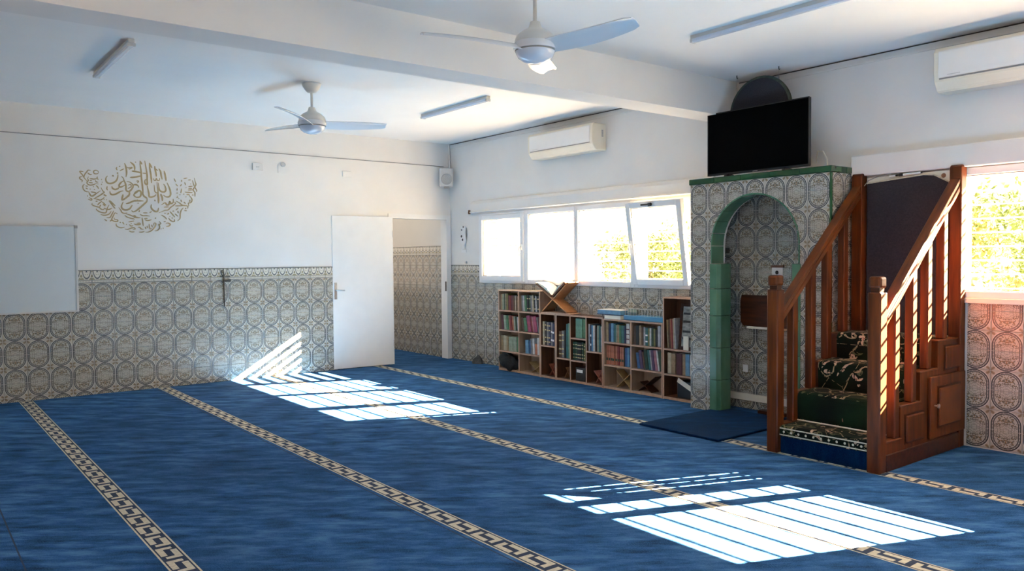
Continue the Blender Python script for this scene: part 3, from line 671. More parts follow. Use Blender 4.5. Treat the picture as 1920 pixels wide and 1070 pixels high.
# ------------------------------------------------------------------ bookcases
BD = -.215   # bookcase front
def case(label, x0, x1, htot, cols, shelves, mat, edge, name='bookcase'):
    # cols: inner vertical divider x positions; shelves: per column list of shelf z
    r = thing(name, ((x0+x1)/2, -.12, 0), label, 'bookcase', 'low bookcases under the windows')
    t = .016; yb, yf = -.012, BD
    def board(n, lo, hi):
        o = MB().box(lo, hi).build(n, mat, r)
        (a, b_, c), (d_, e, f) = lo, hi; MB().box((a, yf-.0015, c), (d_, yf, f)).build('edge_strip', edge, o); return o
    board('side', (x0+.001, yf, 0), (x0+t, yb, htot)); board('side', (x1-t, yf, 0), (x1-.001, yb, htot))
    board('top', (x0+t, yf, htot-t), (x1-t, yb, htot)); board('base', (x0+t, yf, .004), (x1-t, yb, .03))
    MB().box((x0+t, yb-.006, .03), (x1-t, yb, htot-t)).build('back_panel', mat, r)
    xs = [x0]+list(cols)+[x1]
    for c in cols: board('divider', (c-t/2, yf, .03), (c+t/2, yb-.006, htot-t))
    for k, sh in enumerate(shelves):
        a = xs[k]+(t if k == 0 else t/2); c = xs[k+1]-(t if k == len(xs)-2 else t/2)
        for z in sh: board('shelf', (a, yf, z-t/2), (c, yb-.006, z+t/2))
    return r
case('tall pale wooden bookcase with eight cells at the left end', 1.42, 2.26, 1.045, [1.842], [[.25, .52, .775]]*2, M['pale_wood'], M['edge_wood'])
case('narrow brown bookcase column next to the tall pale bookcase', 2.262, 2.548, .785, [], [[.387]], M['brown_wood'], M['edge_wood'])
case('brown bookcase of three narrow columns in the middle of the row', 2.55, 3.34, .785, [2.803, 3.072], [[.262], [.256, .516], [.384]], M['brown_wood'], M['edge_wood'])
case('low pale bookcase with six cells carrying the blue items', 3.345, 4.206, .775, [3.764], [[.26, .512]]*2, M['pale_wood'], M['edge_wood'])
case('tall dark brown bookcase beside the tiled niche', 4.21, 4.68, 1.045, [], [[.255, .512]], M['brown_wood'], M['edge_wood'])
tag(MB().box((2.266, -.21, .7855), (2.78, -.015, .799)).build('loose_board', M['edge_wood'], bevel=.002), 'thin loose board under the open book stand', 'board')

ORD = ['first', 'second', 'third', 'fourth', 'fifth', 'sixth', 'seventh', 'eighth', 'ninth', 'tenth', 'eleventh', 'twelfth', 'thirteenth', 'fourteenth']
def book(x, z, w, h, dep, col, label, group, lean=0, band=None, yf=-.195):
    r = thing('book', (x+w/2, yf+dep/2, z), label, 'book', group)
    o = Vector((x+w/2, yf+dep/2, z)); ct = .0025
    b = MB(); c = min(.004, w*.2)
    b.prism([(x, yf+dep), (x, yf+c), (x+c, yf), (x+w-c, yf), (x+w, yf+c), (x+w, yf+dep), (x+w-ct, yf+dep), (x+w-ct, yf+.006), (x+ct, yf+.006), (x+ct, yf+dep)], 2, z+.0005, z+h)
    b.build('cover', M['book_'+col], r)
    MB().box((x+ct, yf+.007, z+.004), (x+w-ct, yf+dep-.003, z+h-.004)).build('pages', M['paper'], r)
    if band:
        for f in band[1]: MB().box((x+c, yf-.0008, z+h*f), (x+w-c, yf-.0001, z+h*(f+band[2]))).build('spine_band', band[0], r)
    if lean:
        r.rotation_euler = (0, lean, 0)
        dz = abs(math.sin(lean))*w/2; r.location.z += dz+.0006
    return r
def cell(phrase, x0, x1, z, hmax, items, group, lean=0, band=None, dep=.15):
    tot = sum(i[1] for i in items); n = len(items); mean_h = sum(i[2] for i in items)/n*hmax
    slack = abs(math.tan(lean))*max(i[2] for i in items)*hmax+.004; k = (x1-x0-slack)/tot*(1 if not lean else math.cos(lean))
    x = x0+.002 if lean >= 0 else x0+slack
    for i, it in enumerate(items):
        col, w, h = it[:3]; wid = w*k; step = wid/(math.cos(lean) if lean else 1)
        lab = '%s book, %s from left, %s' % (col, ORD[i], phrase)
        # leaning books are rotated about their base centre
        bb = it[3] if len(it) > 3 else band
        book(x+.0006+(step-wid)/2, z+.0005, wid-.0016, h*hmax, dep, col, lab, group, lean, bb, -.195+random.uniform(0, .012)); x += step
G = M['spine_gold']; gb = (G, (.12, .3, .62, .82), .05); wl = (M['white'], (.2, .55), .08); gd = (G, (.15, .75), .06)
S1, S2, S3 = 'books in the tall pale bookcase', 'books in the brown bookcases', 'books in the low pale bookcase'
TP = 'of the tall pale bookcase'
def L(x): return x
cell('top left cell '+TP, 1.437, 1.833, .7835, .228, [('tan', 1, .88), ('pale green', 1.2, .9), ('dark green', 1, .93), ('cream', .4, .93), ('olive', 1.3, .93), ('maroon', 1, .84), ('red', 1, .82), ('maroon', 1.4, .84), ('brown', 1, .84), ('cream', .9, .84), ('brown', .9, .82), ('tan', .7, .82), ('brown', .8, .80)], S1)
cell('top right cell '+TP, 1.851, 2.243, .7835, .228, [('grey', 1.3, .86), ('white', .6, .86), ('green', 1.2, .88), ('black', 1, .9, gd), ('dark green', 1, .9, gd), ('grey', 1, .88), ('cream', .7, .9), ('black', 1.2, .9, gd), ('white', .6, .88), ('black', 1.2, .9, gd), ('pale grey', .8, .9)], S1, lean=-.05)
cell('second row left cell '+TP, 1.437, 1.833, .5285, .22, [('maroon', 1.3, .88), ('pale green', 1.2, .86), ('green', 1.1, .84), ('tan', .7, .86), ('red', 1.2, .86), ('orange', .8, .84), ('pale green', .9, .82), ('dark green', .9, .82), ('pale grey', 1.3, .80)], S1, lean=-.09)
cell('second row right cell '+TP, 1.851, 2.243, .5285, .22, [('brown', 1, .8), ('green', 1.5, .78), ('magenta', 1.7, .92), ('red', .7, .9), ('pink', .6, .9), ('magenta', 1.5, .9), ('grey', .7, .88), ('maroon', .8, .86)], S1, lean=-.17)
cell('third row left cell '+TP, 1.437, 1.833, .2585, .2, [('tan', .8, .98), ('cream', .8, .97), ('cream', .7, .97), ('tan', .9, .95), ('pale green', 1.9, .93), ('pale green', 1.4, .94), ('green', .8, .94), ('tan', .7, .95)], S1)
cell('third row right cell '+TP, 1.93, 2.243, .2585, .215, [('sky blue', 1.5, .78), ('blue', .9, .76), ('grey', .7, .9), ('white', .9, .92), ('orange', 1.2, .62), ('white', .9, .98), ('pale grey', .6, .98)], S1, lean=-.03)
cell('narrow column next to the tall pale bookcase', 2.279, 2.53, .3955, .30, [('cream', .8, .95, gb), ('black', .9, .96, gb), ('grey', 1, .93, gb), ('navy', 1, .93, gb), ('grey', .9, .93, wl), ('navy', 1, .9, wl), ('pale grey', .9, .9, gb)], S2)
cell('first column of the middle brown bookcase', 2.567, 2.795, .2705, .42, [('brown', 1.5, .74, gb), ('grey', 1.2, .76, gb), ('black', .9, .78), ('teal', .9, .96), ('sea green', 1.0, .98), ('white', .9, .6)], S2)
cell('second column top cell, middle brown bookcase', 2.86, 3.045, .5245, .235, [('sea green', 1, .95), ('sea green', 1, .95), ('green', 1, .94)], S2)
cell('second column lower cell, middle brown bookcase', 2.812, 3.03, .2645, .225, [('dark green', 1, .94, gb), ('dark green', 1, .94, gb), ('black', 1.1, .92, gb), ('black', 1, .93, gb), ('dark green', .9, .95, gb), ('olive', .8, .9, gb)], S2)
cell('third column of the middle brown bookcase', 3.082, 3.32, .3925, .31, [('pale grey', .8, .98), ('navy', .9, .96, wl), ('sky blue', .9, .95), ('white', 1.1, .94), ('brown', .6, .95), ('black', .6, .9), ('pale green', .9, .95), ('teal', 1, .95), ('pale grey', .7, .93), ('black', .7, .9)], S2)
LP = 'of the low pale bookcase'
cell('top left cell '+LP, 3.363, 3.75, .5205, .222, [('tan', 1.1, .97), ('navy', .8, .9), ('sky blue', 1.2, .93), ('teal', .8, .9), ('pale green', .5, .86), ('tan', 1, .88), ('green', .8, .86), ('teal', 1.2, .86), ('navy', .7, .85), ('white', 1.4, .96, (M['book_maroon'], (.2, .45, .7), .05)), ('black', .9, .9)], S3)
cell('top right cell '+LP, 3.775, 4.188, .5205, .222, [('brown', 1, .9), ('black', 1.2, .93), ('tan', 1, .93), ('brown', .7, .86), ('pale grey', .7, .88), ('teal', 1.1, .84, wl), ('olive', .7, .84), ('white', .6, .86), ('dark green', .8, .84), ('olive', .7, .84), ('black', .7, .8), ('pale grey', 1.1, .98), ('grey', 1.1, .96)], S3)
ob = (M['book_dark green'], (.22,), .13)
cell('second row left cell '+LP, 3.363, 3.75, .2685, .228, [('orange', 1, .93, (M['book_dark green'], (.22,), .13)), ('orange', 1, .93, ob), ('orange', 1, .93, ob), ('orange', 1, .92, ob), ('orange', 1, .92, ob), ('red', 1, .92, ob), ('orange', 1, .91, ob), ('orange', 1, .91, ob), ('black', .6, .9), ('blue', 1.1, .9), ('sky blue', .8, .92), ('blue', 1, .92)], S3)
cell('second row right cell '+LP, 3.80, 4.188, .2685, .228, [('blue', 1.2, .74), ('purple', 1.3, .86), ('brown', .8, .8), ('dark green', 1.3, .92), ('teal', 1, .92), ('pale grey', .6, .92), ('purple', 1, .93), ('pink', 1.1, .94), ('white', .6, .95), ('dark green', 1.3, .9)], S3, lean=-.14)
DB = 'of the dark bookcase beside the niche'
cell('upper cell '+DB, 4.23, 4.362, .5205, .36, [('tan', .8, .8), ('brown', .9, .82), ('orange', .7, .84), ('red', .9, .8), ('cream', .7, .84), ('pale grey', .8, .86)], S2, lean=-.05)
cell('middle cell '+DB, 4.245, 4.66, .2635, .232, [('cream', 1, .92), ('tan', 1.2, .9), ('maroon', 1.6, .93), ('tan', .9, .92), ('sky blue', 1.1, .94), ('pale grey', .6, .92), ('dark green', 1, .9), ('olive', 1, .88)], S2)
# framed picture leaning in the dark bookcase
pf = thing('framed_picture', (4.48, -.15, .5206), 'dark framed grey calligraphy picture leaning in the dark bookcase', 'picture')
T = Matrix.Translation((0, -.16, .5206)) @ Matrix.Rotation(-.1, 4, 'X')
b = MB(); ring(b, 4.372, 4.61, 0.002, .46, -.012, .012, .028, T); b.build('frame', M['wood_dark'], pf, bevel=.003)
MB().box((4.398, -.003, .03), (4.584, .006, .432), 0, T).build('print', grainy('grey_print', (.12, .13, .12), (.42, .42, .38), 14, .6, (1, 1, 2.2)), pf)
for zz in (.1, .17, .27, .35): MB().box((4.41, -.0045, zz), (4.57, -.0032, zz+.022), 0, T).build('printed_line', M['black'], pf)
tag(MB().box((4.465, -.205, .5206), (4.53, -.19, .66)).build('card', M['paper'], bevel=.001), 'small cream card in front of the framed picture', 'card')

# ------------------------------------------------------------------ book stands, boxes and bag in and on the bookcases
def rehal(c, w, h, dep, label, mat, group=None, rot=0, spread=None, cat='book stand'):
    # two crossed boards; c = base centre
    r = thing('book_stand', c, label, cat, group); x, y, z = c; t = max(.006, w*.035)
    xl, xr, zl, zr = spread if spread else (-w/2, w/2, h, h)
    # board from top left to bottom right, board from top right to bottom left
    for n, (a, b_) in enumerate((((x+xl, z+zl), (x+w*.46, z+.001)), ((x+xr, z+zr), (x-w*.46, z+.001)))):
        d = Vector((b_[0]-a[0], b_[1]-a[1])); d.normalize(); p = Vector((-d.y, d.x))*t/2; k = abs(p.y)
        P = [(a[0]+p.x, a[1]+p.y), (b_[0]+p.x, b_[1]+p.y+k), (b_[0]-p.x, b_[1]-p.y+k), (a[0]-p.x, a[1]-p.y)]
        bb = MB(); ys = [y-dep/2, y-dep/6, y+dep/6, y+dep/2]
        # interlocking fingers: upper half full depth, lower half split
        mid = [((a[0]+b_[0])/2, (a[1]+b_[1])/2)]
        bb.prism(P, 1, ys[0], ys[3]); bb.build('leaf_board', mat, r, bevel=.0015)
    r.rotation_euler = (0, 0, rot); return r
rehal((2.50, -.112, .7995), .48, .36, .17, 'large carved wooden stand holding an open book below the window', M['rehal_wood'], spread=(-.33, .25, .335, .365))
ob_ = thing('open_book', (2.43, -.112, 1.0), 'open book with white pages on the large wooden stand', 'book')
b = MB(); b.prism([(2.455, 1.005), (2.18, 1.150), (2.178, 1.128), (2.455, .982)], 1, -.21, -.02); b.build('left_cover', M['brown_wood'], ob_)
b = MB(); pts = [(2.46, 1.008)]+[(2.46-.27*k/8, 1.008+.140*k/8+.038*math.sin(math.pi*k/8)**.7) for k in range(1, 8)]+[(2.19, 1.150)]
b.prism(pts, 1, -.205, -.025); b.build('left_pages', M['paper'], ob_)
b = MB(); b.prism([(2.485, 1.005), (2.70, 1.172), (2.715, 1.158), (2.485, .982)], 1, -.21, -.02); b.build('right_cover', M['brown_wood'], ob_)
b = MB(); pts = [(2.48, 1.010)]+[(2.48+.21*k/8, 1.010+.165*k/8+.024*math.sin(math.pi*k/8)**.7) for k in range(1, 8)]+[(2.69, 1.172)]
b.prism(pts, 1, -.205, -.025); b.build('right_pages', M['paper'], ob_)
GR = 'small book stands in the bottom cells'
rehal((2.12, -.12, .0305), .17, .115, .12, 'small pale book stand in bottom right cell of tall bookcase', M['gold_wood'], GR, spread=(-.12, .11, .125, .11))
rehal((2.44, -.12, .0305), .12, .13, .12, 'small red topped book stand in narrow brown column', grainy('red_painted_wood', (.28, .05, .03), (.45, .14, .08), 30, .5), GR, spread=(-.06, .075, .14, .17))
rehal((2.715, -.12, .0305), .12, .15, .12, 'small brown book stand under the tall green books', M['rehal_wood'], GR, spread=(-.03, .06, .13, .19))
rehal((3.245, -.12, .0305), .13, .13, .12, 'small pinkish book stand in third brown column', grainy('pink_painted_wood', (.30, .09, .07), (.5, .2, .16), 30, .5), GR, spread=(-.09, .06, .14, .18))
rehal((3.62, -.12, .0305), .22, .19, .12, 'golden crossed book stand in the low pale bookcase', M['gold_wood'], GR, spread=(-.11, .11, .185, .175))
rehal((3.93, -.12, .0305), .20, .15, .12, 'dark folded book stand in bottom right cell of low bookcase', M['wood_dark'], GR, spread=(-.07, .14, .10, .17))
bx_ = thing('box_file', (2.95, -.12, .0305), 'black box file with white label in the middle brown bookcase', 'box file')
MB().box((2.865, -.19, .0305), (3.03, -.03, .185)).build('box_body', M['black'], bx_, bevel=.003)
MB().box((2.885, -.1915, .125), (2.985, -.19, .160)).build('white_label', M['white'], bx_)
bx_ = thing('storage_box', (4.5, -.12, .0305), 'black box with tilted pale label in the dark bookcase', 'storage box')
MB().box((4.36, -.17, .0305), (4.66, -.03, .20)).build('box_body', M['black'], bx_, bevel=.004)
T = Matrix.Translation((4.47, -.1745, .165)) @ Matrix.Rotation(.42, 4, 'Y')
MB().box((-.11, -.002, -.024), (.115, .002, .024), 0, T).build('pale_label', M['paper'], bx_)
# soft black bag
bg = thing('black_bag', (1.60, -.16, .0305), 'crumpled black bag stuffed in the bottom left cell', 'bag')
b = MB(); nu, nv = 36, 20; vs = []; fs = []
for i in range(nu):
    for j in range(nv+1):
        t = 2*math.pi*i/nu; p = math.pi*j/nv-math.pi/2; rr = 1+.10*math.sin(3*t+2*p)+.06*math.sin(7*t-3*p)
        z_ = max(-.92, math.sin(p)*rr); vs.append((1.60+.19*rr*math.cos(p)*math.cos(t), -.185+.095*rr*math.cos(p)*math.sin(t), .118+.10*z_-.03*math.cos(t)))
for i in range(nu):
    for j in range(nv): fs.append((i*(nv+1)+j, ((i+1) % nu)*(nv+1)+j, ((i+1) % nu)*(nv+1)+j+1, i*(nv+1)+j+1))
zmin = min(v[2] for v in vs); vs = [(max(v[0], 1.438) if v[1] > -.219 else v[0], v[1], max(v[2], .0315 if v[1] > -.22 else .002)) for v in vs]
b.add(vs, fs); b.build('bag_body', M['dark'], bg, smooth=True)
b = MB(); b.tube([(1.50, -.20, .17), (1.53, -.235, .235), (1.62, -.24, .24), (1.68, -.225, .19)], .008, 8); b.build('strap', M['dark'], bg, smooth=True)
# dark rag by the wall
b = MB(); vs = []; fs = []
for i in range(14):
    for j in range(8):
        t = 2*math.pi*i/14; p = (math.pi/2)*j/7; rr = 1+.18*math.sin(3*t+1)+.1*math.sin(5*t); vs.append((.74+.085*rr*math.cos(p)*math.cos(t), -.075+.05*rr*math.cos(p)*math.sin(t), .001+.105*math.sin(p)*(1+.2*math.cos(t))))
for i in range(14):
    for j in range(7): fs.append((i*8+j, ((i+1) % 14)*8+j, ((i+1) % 14)*8+j+1, i*8+j+1))
b.add(vs, fs); tag(b.build('rag_bundle', M['stone'], smooth=True), 'dark grey crumpled bundle on carpet against the tiled wall', 'bundle')
# blue things on the low bookcase
GB = 'blue items on the low pale bookcase'
for z_, h, c1, dx, lab in ((.7755, .042, 'white', 0, 'pale thick book at the bottom of the blue stack'), (.818, .008, 'navy', 0, 'thin navy booklet in the blue stack'), (.8265, .048, 'sky blue', .004, 'sky blue book on top of the short stack')):
    r = thing('flat_book', (3.43, -.12, z_), lab, 'book', GB)
    MB().box((3.245+dx if z_ > .8 else 3.36, -.215, z_), (3.61+dx, -.03, z_+.003)).build('cover', M['book_'+c1], r)
    MB().box((3.25+dx if z_ > .8 else 3.362, -.21, z_+.003), (3.605+dx, -.035, z_+h-.003)).build('pages', M['paper'] if c1 == 'white' else M['book_'+c1], r)
    MB().box((3.245+dx if z_ > .8 else 3.36, -.215, z_+h-.003), (3.61+dx, -.03, z_+h)).build('cover', M['white'] if h > .045 else M['book_'+c1], r)
tr = thing('plastic_tray', (3.91, -.12, .7755), 'long blue tray with clear ribbed sides on the low bookcase', 'tray')
MB().box((3.635, -.195, .7755), (4.195, -.03, .828)).build('blue_base', M['blue_plastic'], tr, bevel=.006)
b = MB(); ring(b, 3.64, 4.19, .829, .905, -.192, -.190, .004); b.build('clear_wall', M['glass'], tr)
MB().box((3.645, -.191, .83), (4.185, -.1905, .90)).build('clear_wall', M['glass'], tr)
for k in range(14): x = 3.66+k*.04; MB().box((x, -.1925, .829), (x+.003, -.1895, .902)).build('rib', M['grey_plastic'], tr)
MB().box((3.64, -.193, .90), (4.19, -.188, .905)).build('rim', M['grey_plastic'], tr)
tag(MB().lathe([(.001, 0), (.05, 0), (.062, .03), (.04, .06), (.012, .07), (.001, .072)], (3.69, -.11, .8285), 16).build('cloth_cap', grainy('grey_green_knit', (.14, .22, .21), (.24, .32, .3), 60, .9), smooth=True), 'grey green knitted cap inside the clear tray', 'cap')
